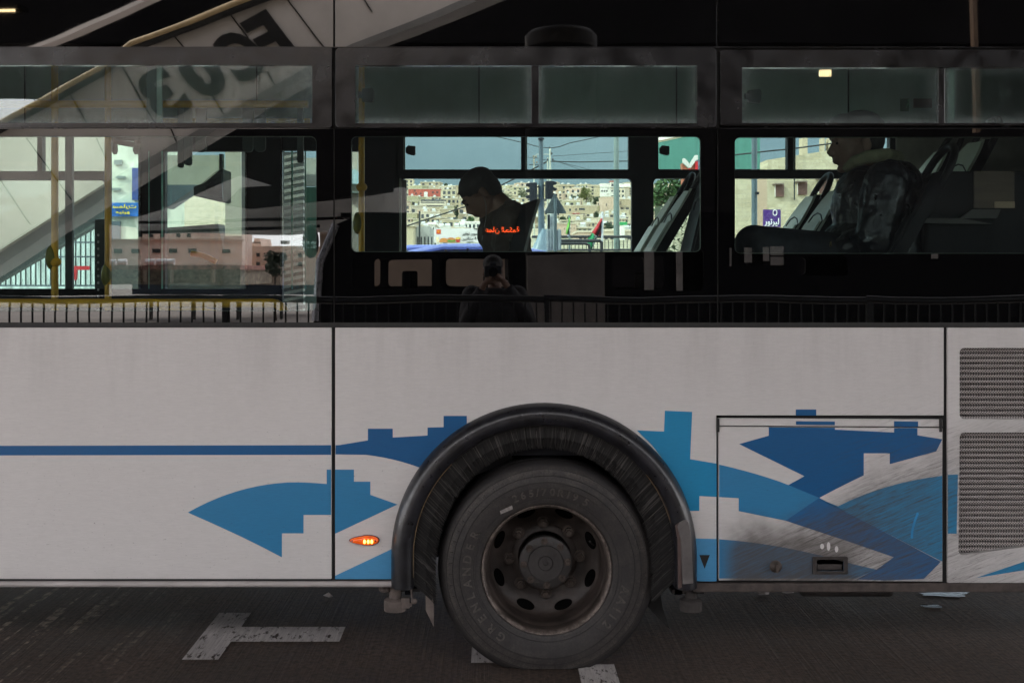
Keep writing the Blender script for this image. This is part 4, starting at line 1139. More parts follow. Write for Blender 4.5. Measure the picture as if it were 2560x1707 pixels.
q = MB(); q.tube([Mi(a, b_ + 9, YR - .06) for a, b_ in up], .06, 8); q.build('shadow_trim', mat('trim_shadow', (0.03, 0.03, 0.03), .6), ramp_, smooth=50)  # dark tube stands in for the shadow line under the brass trim
# panel joints across the ramp
for (a, b_, c_, d_) in ((40, 165, 90, 255), (175, 235, 225, 320), (305, 165, 388, 310), (430, 85, 460, 120), (500, 190, 575, 310), (570, 30, 620, 95), (670, 180, 705, 245), (715, -5, 810, 120), (65, 345, 180, 500), (0, 450, 75, 560), (240, 345, 265, 400), (425, 320, 440, 355), (880, -50, 930, 30)):
    thin_line(Mi(a, b_, YR - .01), Mi(c_, d_, YR - .01), .009, 'panel_joint', M_darkclad, ramp_)
# upper thin beam above the ramp
bm_ = thing('roof_beam', Mi(200, 60, 14), 'thin pale inclined beam reflected above the lettered ramp', 'beam')
mirror_prism([(-300, 240), (85, 112), (280, 28), (355, -2), (700, -150), (700, -138), (362, 4), (284, 38), (95, 118), (-300, 252)], 14, .3, 'beam_face', M_conc, bm_)
# letters EC03, mirrored in the photo: laid so the glass turns them round
A0 = (-0.885, 0.465); U0 = (-0.60, -0.80)     # mirrored pixel directions: reading direction, letter up
def letter_fn(cx, cy_, wpx, hpx):
    def fn(v):
        a = cx + v.x * wpx * A0[0] + v.z * hpx * U0[0]; b_ = cy_ + v.x * wpx * A0[1] + v.z * hpx * U0[1]
        p_ = Mi(a, b_, YR - .02); p_.y += v.y * 0 + (0.0 if v.y > 0 else .015); return p_
    return fn
for ch, cx, cy_ in (('E', 672, 96), ('C', 604, 138), ('0', 505, 182), ('3', 408, 236)):
    vs_, fs_ = text_mesh(ch, 1.0, .02, .045)
    h_ = max(v.z for v in vs_) - min(v.z for v in vs_); mz = (max(v.z for v in vs_) + min(v.z for v in vs_)) / 2; mxx = (max(v.x for v in vs_) + min(v.x for v in vs_)) / 2
    wd_ = max(v.x for v in vs_) - min(v.x for v in vs_)
    fn = letter_fn(cx, cy_, 90 / wd_ * (0.85 if ch == 'E' else 1), 136 / h_)
    MB().add([fn(Vector((v.x - mxx, v.y, v.z - mz))) for v in vs_], fs_).build('ramp_letter', mat('letter_black', (0.012, 0.011, 0.011), 0.5), ramp_)
# second, lower ramp
r2 = thing('lower_ramp', Mi(600, 540, 16), 'lower grey concrete ramp end reflected below the lettered ramp', 'ramp')
mirror_prism([(335, 545), (400, 525), (545, 463), (600, 440), (700, 470), (860, 480), (1010, 470), (1010, 560), (860, 572), (720, 586), (470, 580), (345, 584)], 16, .5, 'ramp_face', M_concd, r2)
for (a, b_, c_, d_) in ((345, 556, 560, 556), (345, 582, 800, 566), (560, 552, 860, 545)):
    thin_line(Mi(a, b_, 15.9), Mi(c_, d_, 15.9), .03, 'drip_edge', M_darkclad, r2)
mirror_prism([(600, 470), (980, 440), (980, 478), (620, 522), (560, 512)], 15.5, .3, 'dark_beam', M_darkclad, r2)
# concrete column with flared capital
colm = thing('concrete_column', Mi(1400, 700, 7.2), 'round grey concrete column with flared capital reflected in the middle window', 'column')
M_col = mat('dim_column_concrete', (0.030, 0.026, 0.025), .8, .2, 1.5)
cx_ = Mi(1408, 700, 7.2).x; c1_ = 98 * 12.0 / F
MB().tube([(cx_, -7.2 - c1_, 0), (cx_, -7.2 - c1_, 3.90)], c1_ * .93, 40).build('shaft', M_darkclad, colm, smooth=50)
MB().tube([(cx_, -7.2 - c1_, 3.90), (cx_, -7.2 - c1_, 4.02), (cx_, -7.2 - c1_, 4.07)], [c1_ * .94, c1_ * .94, c1_ * .80], 40).build('capital', M_col, colm, smooth=50)
gpn = mirror_prism([(1318, 638), (1512, 634), (1512, 830), (1318, 830)], 7.0, .10, 'information_panel', mat('dull_grey_board', (0.15, 0.13, 0.124), .7, .25, 3))
tag(gpn, 'plain dull grey board reflected below the middle window', 'board')
# railing between the photographer and the lane
M_rail = mat('dark_painted_rail', (0.020, 0.019, 0.020), 0.45, 0.3, 8)
for i in range(4):
    x0 = -4.6 + i * 2.5; 
    rl = thing('safety_railing', (x0 + 1.2, -4.52, 0), ['dark bar railing section reflected at far left of the bus windows', 'dark bar railing section reflected below the left half of the middle window', 'dark bar railing section reflected under the column reflection', 'dark bar railing section reflected at the far right'][i], 'railing', 'railing in front of the photographer')
    MB().tube([(x0 + 2.5 * k / 10, -4.52, 1.385 + .010 * math.sin(k * .9 + i)) for k in range(11)], .028, 12).build('top_rail', M_rail, rl, smooth=50)
    MB().tube([(x0, -4.52, .28), (x0 + 2.5, -4.52, .28)], .018, 10).build('bottom_rail', M_rail, rl, smooth=50)
    q = MB()
    for k in range(28): q.box(x0 + .045 + k * .0885, x0 + .057 + k * .0885, -4.526, -4.514, .28, 1.365)
    q.build('bar_panel', M_rail, rl)
    for xx in (x0 + .02,): MB().box(xx - .02, xx + .02, -4.54, -4.50, 0, 1.38).build('rail_post', M_rail, rl)
MB().box(-12, 12, -19, -4.6, 0, .05).build('platform', mat('platform_paving', (0.62, 0.57, 0.53), .8, .2, 2))
tag(bpy.data.objects['platform'], kind='structure')

# parked minibus behind the photographer, seen dark in the lower window border
mb_ = thing('parked_minibus', (3, -10, .0), 'dark parked minibus reflected in the lower border of the middle window', 'minibus')
def minib():
    Yb = 9.5; x0, x1 = Mi(850, 640, Yb).x, Mi(2560, 640, Yb).x
    wins = []
    for (a, b_, t, bb) in ((880, 912, 640, 722), (935, 1080, 645, 724), (1100, 1280, 645, 722), (1530, 1660, 640, 722), (1690, 1760, 625, 726), (1860, 1960, 618, 664), (2000, 2120, 640, 690)):
        p0, p1 = Mi(a, bb, Yb), Mi(b_, t, Yb); wins.append(rrect(p0.x, p1.x, p0.z, p1.z, .05))
    body_l = [(x0 - .35, .5), (x1, .5), (x1, 2.25), (x0 + .3, 2.3), (x0 - .05, 2.15), (x0 - .25, 1.7)]
    M_mb = mat('dark_vehicle_paint', (0.004, 0.004, 0.006), 0.5, 0.2, spec=1.15)
    MB().prism([body_l] + wins, -Yb - .06, -Yb).build('near_side', M_mb, mb_)
    MB().prism([body_l] + wins, -Yb - 2.0, -Yb - 1.94).build('far_side', M_mb, mb_)
    MB().box(x0, x1, -Yb - 1.94, -Yb - .06, 2.24, 2.3).box(x0 - .3, x1, -Yb - 1.94, -Yb - .06, .45, .55).box(x1 - .05, x1, -Yb - 1.94, -Yb - .06, .5, 2.25).build('roof_and_floor', M_mb, mb_)
    for k in range(5):
        xx = x0 + .7 + k * 1.0
        MB().box(xx, xx + .12, -Yb - 1.7, -Yb - .5, .9, 1.60).build('seat', M_dark, mb_, bevel=.03)
    for xx in (x0 + .7, x1 - 1.2):
        q = MB(); q.lathe([(0, -Yb + .02), (.2, -Yb + .02), (.22, -Yb), (.34, -Yb), (.36, -Yb - .05), (.36, -Yb - .22), (0, -Yb - .22)], xx, .36 + .25, 32); q.build('wheel', M_rubber, mb_, smooth=40)
    for rc in ((1862, 1880, 620, 656), (1908, 1922, 618, 652), (1926, 1958, 616, 638), (1926, 1958, 642, 662), (1610, 1634, 620, 724), (1690, 1706, 628, 726), (1826, 1830, 622, 664), (2330, 2346, 636, 648)):
        mbuild([rc], 9.40, .02, 'bright_patch', mat('pale_light_patch', (.34, .31, .30), .6, .35, 6), mb_)  # pale sheets added in place of bright light showing through the windows
    # bright front edge with mirror, catches the light
    q = MB(); q.tube([(x0 - .28, -Yb + .02, 1.0), (x0 - .24, -Yb + .02, 1.7), (x0 - .05, -Yb + .02, 2.15)], .05, 8); q.build('windscreen_pillar', mat('silver_grey', (0.30, 0.30, 0.33), .3, metal=.6), mb_, smooth=50)
    q = MB(); q.ell((x0 - .33, -Yb + .12, 1.95), (.10, .06, .2)); q.build('wing_mirror', M_rubber, mb_, smooth=60)
minib()
# rear badge text seen mirrored
# red LED strip text facing the bus
led = thing('led_sign', Mi(1256, 574, 9.3), 'glowing orange lettered LED sign reflected on the chest of the man at the middle window', 'led sign')
lc = Mi(1256, 574, 9.3)
MB().box(lc.x - .26, lc.x + .26, -9.42, -9.34, lc.z - .07, lc.z + .07).build('sign_case', M_darkclad, led, bevel=.01)
vs_, fs_ = text_mesh(shape_arabic('عمان الحكمة'), .13, .004)
mxx = (max(v.x for v in vs_) + min(v.x for v in vs_)) / 2; wd_ = max(v.x for v in vs_) - min(v.x for v in vs_)
MB().add([Vector((lc.x - (v.x - mxx) * (.40 / wd_), -9.335 + v.y * 0 + (.004 if v.y < 0 else 0), lc.z + v.z * .65)) for v in vs_], fs_).build('led_lettering', mat('orange_led', (1, .1, .02), .5, emit=(1.0, 0.10, 0.015), estr=3.2), led)
MB().box(lc.x - .02, lc.x + .02, -9.5, -9.42, lc.z - .3, 3.0).build('sign_bracket', M_darkclad, led)

# bright street behind, left: buildings, tree, tanks, rail seen between ramp and railing
M_pinkb = mat('pink_beige_render', (0.80, 0.64, 0.55), .8, .15, .5, bmp=.1)
M_tan = mat('tan_stone_render', (0.62, 0.49, 0.40), .8, .2, .6)
M_win = mat('dark_window_glass', (0.02, 0.024, 0.028), .15, .3, spec=1.6)
M_cream = mat('cream_stone', (0.50, 0.44, 0.34), .85, .18, .35)
b_1 = thing('apartment_block', Mi(450, 690, 34), 'pinkish rendered building with small dark windows reflected in the left window', 'building')
mbuild([(200, 605, 548, 700)], 34, 1.6, 'wall', M_pinkb, b_1)
for a in (284, 328, 380, 422, 470, 556): mbuild([(a, a + 20, 622, 632)], 33.97, .05, 'window', M_win, b_1)
for a in (346, 372, 400, 440, 466): mbuild([(a, a + 10, 584, 593)], 33.97, .05, 'window', M_win, b_1)
mbuild([(200, 610, 596, 599)], 33.9, .2, 'ledge', M_tan, b_1)
b_2 = thing('stone_house', Mi(650, 690, 36), 'tan stone house with a roof block reflected right of the pink building', 'building')
mbuild([(605, 830, 614, 720)], 36, 3, 'wall', M_tan, b_2); mbuild([(612, 652, 603, 618), (634, 650, 594, 606)], 36.4, 2, 'stair_block', M_pinkb, b_2)
for a in (640, 700, 745): mbuild([(a, a + 9, 632, 642), (a, a + 9, 655, 666)], 35.97, .05, 'window', M_win, b_2)
mbuild([(701, 717, 601, 609)], 33, .5, 'floodlight_box', M_concd, None).name = 'billboard_lamp'
tag(bpy.data.objects['billboard_lamp'], 'grey box lamp on a wire against the sky in the left reflection', 'lamp')
for a in (268, 296, 366, 393, 415):
    c = Mi(a + 10, 655, 31); q = MB(); q.tube([(c.x - .13 * 1.0, c.y, c.z), (c.x + .13, c.y, c.z)], .10, 14)
    tn_ = ('leftmost', 'second', 'third', 'fourth', 'rightmost')[(268, 296, 366, 393, 415).index(a)]; t_ = q.build('water_tank', mat('white_tank', (.7, .7, .74), .4), None, smooth=50)
    tag(t_, '%s of the five white water tanks on the flat roof in the left reflection' % tn_, 'water tank', 'white water tanks on the low roof')
lw = thing('low_shop', Mi(430, 690, 30), 'low building with patterned stone screen below a red edged roof in the left reflection', 'building')
mbuild([(262, 600, 663, 674)], 30, 6, 'roof_edge', mat('red_white_pattern', (.45, .22, .18), .7, .7, 7), lw)
mbuild([(262, 600, 674, 712)], 30.3, 5, 'wall', mat('gabion_stone', (.34, .28, .22), .85, .8, 9), lw)
for a in (358, 425, 530): mbuild([(a, a + 7, 674, 706)], 29.95, .1, 'post', M_tan, lw)
rw_ = mbuild([(-900, 262, 556, 740)], 29, .4, 'sky_blocker', M_darkclad, None); tag(rw_, 'added dark wall hiding bright sky low in the left window reflection', 'wall')  # added dark wall, keeps bright sky out of the low left reflection
gr_ = thing('guard_barrier', Mi(600, 740, 13), 'dark blue road barrier reflected behind the fence bars', 'barrier')
mbuild([(330, 862, 712, 736)], 13, .08, 'barrier_beam', mat('dark_blue_barrier', (.012, .016, .03), .5, spec=1.2), gr_)
for a in (372, 480, 590, 700, 810): mbuild([(a, a + 7, 736, 800)], 13.1, .06, 'barrier_post', M_rail, gr_)
# generic tree builder (leaf clumps spread through the crown volume)
M_bark = mat('bark', (0.10, 0.075, 0.055), .9, .3, 8, bmp=.5)
def leafmat(name, c): return mat(name, c, .65, .5, 1.2)
def tree(name, base, h, rx, rz, m, label, group=None, n_=900, leaf=.16, seed=1, trunk=.5, clumps=9, cat='tree'):
    rnd = random.Random(seed); o = thing(name, base, label, cat, group)
    base = Vector(base); top = base + Vector((rnd.uniform(-.1, .1) * rx, 0, h - rz))
    q = MB(); q.tube([base, base.lerp(top, .5) + Vector((rnd.uniform(-.1, .1) * rx, 0, 0)), top], [rx * .10, rx * .07, rx * .04], 8)
    cl = []
    for k in range(clumps):
        a = rnd.uniform(0, 2 * PI); u = rnd.uniform(-.75, .85); rr = math.sqrt(1 - u * u) * rnd.uniform(.35, .75)
        c = top + Vector((math.cos(a) * rr * rx, math.sin(a) * rr * rx, u * rz * .75)); cl.append((c, rnd.uniform(.28, .48)))
        q.tube([base.lerp(top, rnd.uniform(.55, .95)), c], [rx * .03, rx * .01], 5)
    q.build('trunk', M_bark, o)
    lm = MB()
    for k in range(n_):
        c, s_ = rnd.choice(cl)
        d = Vector((rnd.gauss(0, 1), rnd.gauss(0, 1), rnd.gauss(0, 1))).normalized() * (rnd.random() ** .45)
        p_ = c + Vector((d.x * rx * s_ * 1.25, d.y * rx * s_ * 1.25, d.z * rz * s_ * 1.2))
        u = Vector((rnd.gauss(0, 1), rnd.gauss(0, 1), rnd.gauss(0, .7))).normalized(); v = u.cross(Vector((rnd.gauss(0, 1), rnd.gauss(0, 1), rnd.gauss(0, 1)))).normalized()
        L_ = leaf * rnd.uniform(.6, 1.3); lm.add([p_ - u * L_, p_ - v * L_ * .5, p_ + u * L_, p_ + v * L_ * .5], [(0, 1, 2, 3)])
    lm.build('crown', m, o, norm=False)
    return o
M_leafd = leafmat('dark_green_leaves', (.035, .055, .025)); M_leafo = leafmat('olive_leaves', (.11, .115, .06)); M_leafy = leafmat('yellow_green_leaves', (.12, .13, .035)); M_leafg = leafmat('fresh_green_leaves', (.05, .11, .03))
c = Mi(690, 690, 28); tree('street_tree', (c.x, c.y, 0.2), c.z - .2 + 65 * 32.8 / F, 34 * 32.8 / F, 34 * 32.8 / F, M_leafd, 'dark small tree before the tan house in the left reflection', n_=900, leaf=.06, seed=4)
MB().box(-300, 300, -600, -28, -.0, .02).build('street', mat('pale_street', (.16, .14, .125), .8, .15, .4)); tag(bpy.data.objects['street'], kind='structure')
b_3 = thing('garden_wall', Mi(1050, 700, 30), 'beige stone wall seen dimly through the windows of the parked minibus', 'wall')
mbuild([(800, 1420, 585, 730)], 30, .5, 'wall', M_tan, b_3)
mbuild([(800, 1420, 580, 586)], 29.95, .6, 'coping', M_pinkb, b_3)

# ================================================================== BEYOND THE BUS
def interp(t, tab):
    for (a, va), (b_, vb) in zip(tab, tab[1:]):
        if (a <= t <= b_) or (b_ <= t <= a): return va + (vb - va) * (t - a) / (b_ - a)
    return tab[0][1] if abs(t - tab[0][0]) < abs(t - tab[-1][0]) else tab[-1][1]
HT = [(110, 613), (160, 601), (230, 586), (300, 570), (380, 550), (460, 530), (540, 511), (620, 497), (690, 488), (760, 484)]
def hill_z(x, y):
    if y < 9: return -.03
    if y < 60: return -.03 - max(0, (y - 22)) * .02
    if y < 110: t = (y - 60) / 50; return (1 - t) * -.8 + t * (H - (613 - CY) * (D + 110) / F)
    if y < 760: base = H - (interp(y, HT) - CY) * (D + y) / F
    else: base = H - (484 - CY) * (D + 760) / F - (y - 760) * .05
    return base + 1.5 * noise.noise(Vector((x * .02, y * .02, 0)))
m, n, b = nodes('dry_hillside')
f = noise_fac(n, .05, 6, coord='World'); f2 = noise_fac(n, .6, 5, coord='World')
n.links.new(mixc(n, ramp(n, f2, [(.45, 0), (.6, .8)]), ramp(n, f, [(.35, (.30, .25, .15)), (.65, (.42, .36, .25))]), (.06, .075, .035)), b.inputs['Base Color'])
b.inputs['Roughness'].default_value = .9
q = MB(); nx, ny = 70, 90
ys_ = [9 + 800 * (j / ny) ** 1.5 for j in range(ny + 1)]
for j in range(ny + 1):
    for i in range(nx + 1):
        wx = 120 + ys_[j] * .75; x = -wx + 2 * wx * i / nx; q.v.append(Vector((x, ys_[j], hill_z(x, ys_[j]))))
for j in range(ny):
    for i in range(nx): a = j * (nx + 1) + i; q.f.append((a, a + 1, a + nx + 2, a + nx + 1))
tag(q.build('hillside', m, norm=False, smooth=60), kind='structure')
MB().box(-120, 120, 9.5, 17.5, -.02, .55).build('far_road', M_concd); tag(bpy.data.objects['far_road'], kind='structure')

STONES = {}
def stone(cname, col):
    if cname not in STONES: STONES[cname] = mat('facade_' + cname, col, .85, .13, .25)
    return STONES[cname]
COL = {'cream': (.46, .39, .27), 'beige': (.37, .30, .20), 'pale': (.50, .43, .33), 'pinkish': (.47, .35, .26), 'olive': (.33, .30, .19), 'white': (.66, .63, .57), 'red': (.36, .085, .06), 'grey': (.36, .36, .34)}
M_tank = mat('roof_tank_grey', (.50, .50, .48), .5)
wcache = {}
def winmesh(wd, ht):
    k = (round(wd, 1), round(ht, 1))
    if k not in wcache:
        me = MB().box(-k[0] / 2, k[0] / 2, -.06, .02, -k[1] / 2, k[1] / 2).build('window', M_win); wcache[k] = me.data; bpy.data.objects.remove(me)
    return wcache[k]
def depth_for(bottom): return interp(bottom, [(b_, a) for a, b_ in HT])
def house(px0, px1, top, bottom, col, label, rows=None, cols=None, wins=None, rot=0, group=None, y=None, tank=0, win=(1.2, 1.4), deep=11, name='stone_house', bands=False, ledge=True, cat='building'):
    y = depth_for(bottom) if y is None else y
    s_ = (D + y) / F; cx = ((px0 + px1) / 2 - CX) * s_; wd = (px1 - px0) * s_; z1 = Z(top, y); z0 = hill_z(cx, y) - 3 if bottom > 480 else Z(bottom, y)
    z0 = min(z0, Z(bottom, y))
    wd_ = wd / (abs(math.cos(rot)) + .0) if rot else wd
    o = thing(name, (cx, y, z0), label, cat, group); o.rotation_euler = (0, 0, rot)
    m_ = stone(col, COL[col])
    def loc(mb, nm, mm):
        ob = mb.build(nm, mm); ob.parent = o; return ob
    h = z1 - z0; wl = loc(MB().box(-wd_ / 2, wd_ / 2, 0, deep, 0, h), 'wall', m_)
    if ledge: loc(MB().box(-wd_ / 2 - .12, wd_ / 2 + .12, -.12, deep + .12, h, h + .25), 'roof', stone('pale', COL['pale']) if col != 'white' else M_conc)
    if bands:
        for k in range(1, bands + 1):
            zz = h - k * (z1 - Z(bottom, y)) / (bands + .5); loc(MB().box(-wd_ / 2 - .1, wd_ / 2 + .1, -1.3, -.005, zz, zz + .9), 'balcony', stone('pale', COL['pale']))
            loc(MB().box(-wd_ / 2 + .5, wd_ / 2 - .5, -.05, -.004, zz + 1.0, zz + 2.3), 'window', M_win)
    if wins is None and rows:
        vis = z1 - Z(bottom, y); wins = []
        for r in range(rows):
            for c_ in range(cols):
                wins.append(((c_ + .5) / cols, (r + .55) / rows))
        for u, v in wins:
            ob = bpy.data.objects.new('window', winmesh(min(win[0], wd_ / cols * .55), min(win[1], vis / rows * .6))); C.objects.link(ob); ob.parent = o
            ob.location = (-wd_ / 2 + u * wd_, 0, h - v * vis)
    elif wins:
        for (a, b_, w_, h_) in wins:
            ob = bpy.data.objects.new('window', winmesh(w_ * s_, h_ * s_)); C.objects.link(ob); ob.parent = o
            ob.location = ((a - CX) * s_ - cx, 0, Z(b_, y) - z0)
    for k in range(tank):
        xx = -wd_ / 2 + wd_ * (k + .6) / (tank + .4)
        loc(MB().tube([(xx - .45, 2, h + .75), (xx + .45, 2, h + .75)], .38, 10).box(xx - .6, xx + .6, 1.7, 2.3, h + .2, h + .5), 'roof_tank', M_tank)
    return o
# named houses, left part of the middle window
house(1012, 1033, 449, 476, 'cream', 'tall cream apartment tower at the far left of the hill crest', 3, 2, tank=1, y=690)
house(1050, 1100, 456, 474, 'beige', 'beige flat roofed block standing above the red building on the crest', 2, 3, tank=2, y=700, rot=-.12)
rd = house(1021, 1106, 473, 501, 'red', 'brick red apartment building on the left of the hillside', wins=[(1037, 477, 3, 4), (1052, 484, 3, 4), (1082, 481, 4, 4), (1093, 481, 4, 4), (1082, 493, 4, 4), (1093, 493, 4, 4), (1053, 492, 3, 4), (1040, 484, 3, 4)], y=560, name='red_apartment_building')
q = MB().box(X(1060, 560) - rd.location.x, X(1069, 560) - rd.location.x, -.1, .0, Z(500, 560) - rd.location.z, Z(480, 560) - rd.location.z).build('white_wall_panel', stone('white', COL['white'])); q.parent = rd
house(1105, 1140, 475, 513, 'cream', 'cream block of flats just right of the brick red building', 3, 3, tank=1, rot=.1)
house(1017, 1046, 491, 518, 'olive', 'olive stone house below the red building at the left window edge', 1, 2, tank=1)
house(1049, 1114, 505, 528, 'pale', 'pale apartment building with two long balconies below the red one', bands=2, tank=2, y=455)
house(1107, 1150, 497, 522, 'beige', 'beige house with rooftop tanks behind the head of the bowed man', 2, 4, tank=2, rot=.15)
house(1016, 1043, 534, 566, 'olive', 'plain olive stone wall house low at the left window edge', 1, 2)
house(1050, 1100, 531, 567, 'pale', 'pale house with arched windows above the billboard', 2, 4, tank=2)
house(1099, 1133, 524, 552, 'beige', 'beige house beside the man with a shaded terrace', 1, 2, tank=1)
house(1141, 1166, 520, 552, 'pinkish', 'pinkish narrow house right beside the man at neck height', 2, 1)
house(1150, 1200, 557, 573, 'white', 'low white building above the billboard', 1, 5, y=225)
house(1105, 1150, 552, 568, 'cream', 'low cream building with a turquoise terrace above the billboard', 1, 3, y=250)
# shutter building
sh_ = house(1033, 1073, 566, 640, 'grey', 'grey building with tall vertical slots left of the billboard', y=95, name='shutter_building', ledge=False)
for k in range(9):
    q = MB().box(-1.2 + k * .29, -1.2 + k * .29 + .11, -.05, .0, Z(612, 95) - sh_.location.z, Z(592, 95) - sh_.location.z).build('slot', M_win); q.parent = sh_
house(1014, 1033, 566, 640, 'cream', 'cream stone gable left of the grey shuttered building', y=92)
house(1073, 1087, 562, 640, 'white', 'slim white building between the shutters and the billboard', 3, 2, y=110, win=(.5, .9))
# right part
house(1378, 1437, 470, 502, 'pinkish', 'pink school building at the crest right of the traffic light', wins=[(1402, 480, 3, 5), (1407, 480, 3, 5), (1412, 480, 3, 5), (1402, 493, 3, 5), (1407, 493, 3, 5), (1412, 493, 3, 5), (1418, 480, 2, 4), (1418, 493, 2, 4)], y=640)
sc1 = house(1432, 1503, 469, 500, 'white', 'long white institutional building on the crest', y=655, wins=[(1446 + 6 * k, 480, 4, 4) for k in range(9)] + [(1446 + 6 * k, 492, 4, 4) for k in range(9)])
house(1501, 1575, 460, 500, 'white', 'taller white wing with a red roofed stair tower on the crest', y=650, wins=[(1505 + 6 * k, 478, 4, 4) for k in range(3)] + [(1530 + 6 * k, 478, 4, 4) for k in range(7)] + [(1530 + 6 * k, 491, 4, 4) for k in range(7)] + [(1520, 472, 2, 3), (1520, 486, 2, 3)])
q = house(1526, 1536, 454, 470, 'white', 'small white stair tower with red cap on the white wing', 1, 1, y=648, cat='stair tower', deep=4, name='stair_tower')
q = MB().box(X(1525, 647), X(1537, 647), 647.5, 653, Z(455, 648), Z(452.5, 648)).build('red_cap', stone('red', COL['red']), q)
house(1404, 1494, 515, 557, 'beige', 'big beige stone house with red awning below the white building', wins=[(1425, 525, 5, 6), (1440, 524, 4, 4), (1455, 523, 14, 5), (1440, 538, 16, 6), (1457, 538, 12, 7), (1470, 538, 4, 5)], tank=3, rot=0)
q = MB().add([(X(1430, 352), 351, Z(535, 352)), (X(1450, 352), 351, Z(535, 352)), (X(1447, 352), 353, Z(531, 352)), (X(1433, 352), 353, Z(531, 352)), (X(1430, 352), 353, Z(535.4, 352)), (X(1450, 352), 353, Z(535.4, 352))], [(0, 1, 2, 3), (0, 4, 3), (1, 5, 2), (3, 2, 5, 4), (0, 1, 5, 4)]).build('red_awning', stone('red', COL['red']))
q = tag(q, 'red awning over the windows of the big beige house', 'awning')
house(1409, 1450, 503, 520, 'olive', 'olive upper storey behind the big beige house', 1, 3, y=400)
house(1504, 1548, 493, 537, 'pinkish', 'plain pinkish house right of the round dark tree', wins=[(1516, 512, 2, 7), (1530, 529, 7, 6), (1535, 517, 3, 5)])
house(1548, 1580, 499, 534, 'beige', 'beige house at the right edge of the far window', wins=[(1552, 508, 2, 8), (1567, 524, 6, 6)], tank=1)
house(1390, 1441, 560, 592, 'pinkish', 'small pinkish building beside the grey cabinet', wins=[(1411, 572, 2, 3), (1427, 571, 2, 3), (1435, 571, 2, 3)], y=200)
cr_ = house(1440, 1463, 557, 578, 'beige', 'ribbed retaining wall between the low houses', y=262, ledge=False, name='ribbed_wall', cat='wall')
for k in range(6):
    q = MB().box(-.9 + k * .34, -.9 + k * .34 + .12, -.25, .0, Z(577, 262) - cr_.location.z, Z(557, 262) - cr_.location.z).build('rib', stone('olive', COL['olive'])); q.parent = cr_
house(1446, 1512, 581, 612, 'pinkish', 'low pinkish wall building behind the flag', 1, 6, y=150, win=(.6, .6))
house(1508, 1580, 579, 615, 'pale', 'pale low building behind the railing at right', 1, 5, y=140, win=(.8, .7))
house(1553, 1562, 564, 600, 'white', 'white stub tower right of the street lamp pole', y=135, ledge=False)
house(1250, 1345, 521, 545, 'olive', 'long plain olive stone wall behind the traffic light', y=420, ledge=True)
house(1282, 1330, 466, 482, 'cream', 'cream domed building at the crest left of the traffic light', 1, 5, tank=2, y=650)
house(1240, 1290, 472, 484, 'pale', 'pale low roofs at the crest right of the bowed head', 1, 4, tank=1, y=640)
# filler houses
rnd = random.Random(11)
nms = list(COL)[:5]
def lmk(px):
    for lim, t in ((1005, 'hidden by the window pillar'), (1050, 'above the low stone gable'), (1090, 'above the grey shutters'), (1120, 'above the left end of the billboard'), (1160, 'above the right half of the billboard'), (1210, 'behind the face of the bowed man'),
                   (1262, 'behind the nape of the bowed man'), (1310, 'well left of the traffic light'), (1350, 'just left of the traffic light'), (1395, 'behind the triangular sign'), (1435, 'behind the small green flag'), (1475, 'between the two flags'), (1515, 'behind the national flag pole'), (1550, 'behind the lamp pole'), (1590, 'at the right window edge')):
        if px < lim: return t
    return 'behind the seat backs'
rowspec = [(478, 680), (484, 640), (492, 610), (502, 575), (512, 530), (522, 490), (533, 440), (545, 395), (556, 350), (567, 305), (578, 260), (590, 205)]
hy = lambda r: 'hill crest' if r < 3 else 'upper slope' if r < 6 else 'middle slope' if r < 9 else 'hill foot'
used_ = set()
for ri, (bot, yy) in enumerate(rowspec):
    px = 940 + rnd.uniform(0, 20)
    while px < 1720:
        wpx = rnd.uniform(22, 46); hpx = rnd.uniform(12, 22); c_ = rnd.choice(nms); nt_ = rnd.choice((0, 0, 1, 2))
        if not (1425 < px < 1500 and ri in (2, 3, 4)) and rnd.random() < .86:
            lb_ = '%s house with %s, %s, %s' % (c_, ('a bare roof', 'one roof tank', 'two roof tanks')[nt_], hy(ri), lmk(px))
            if lb_ in used_: px += wpx * .6; continue
            used_.add(lb_)
            house(px, px + wpx, bot - hpx, bot + 4, c_, lb_, rnd.choice((1, 2, 2, 3)) if hpx > 13 else 1, rnd.choice((2, 3, 3)),
                  group='crowded %s houses at the %s' % (c_, hy(ri)), y=yy + rnd.uniform(-15, 15), rot=rnd.uniform(-.45, .35), tank=nt_, deep=8, win=(1.1, 1.3))
        px += wpx * rnd.uniform(.95, 1.35)
# trees on the hill
def htree(px, top, bottom, wpx, m_, label, y=None, n_=500, group=None, seed=1, leaf=None, **k):
    y = depth_for(bottom) if y is None else y; s_ = (D + y) / F; hh = (bottom - top) * s_
    return tree('hill_tree', (X(px, y), y, Z(bottom, y)), hh, wpx / 2 * s_, hh * .46, m_, label, group, n_=n_, leaf=leaf or 2.3 * s_, seed=seed, **k)
htree(1464, 468, 510, 38, M_leafy, 'yellow green tree in front of the long white building', y=560, n_=1100, seed=2)
htree(1443, 488, 508, 26, M_leafd, 'dark bush left of the yellow green tree', y=545, n_=500, seed=3)
htree(1493, 492, 516, 26, M_leafd, 'round dark tree right of the yellow green tree', y=520, n_=700, seed=5)
htree(1490, 528, 556, 14, M_leafd, 'dark cypress right beside the big beige house', y=345, n_=400, seed=6)
htree(1266, 478, 524, 32, M_leafo, 'left greyish olive tree behind the nape of the bowed man', y=560, n_=900, seed=7, group=None)
htree(1306, 474, 526, 52, M_leafo, 'large greyish olive tree left of the traffic light', y=555, n_=1500, seed=8)
htree(1140, 512, 556, 12, M_leafd, 'dark narrow cypress left of the pinkish narrow house', y=330, n_=400, seed=9)
htree(1176, 541, 560, 20, M_leafg, 'green palm like tree under the chin of the man', y=320, n_=400, seed=10)
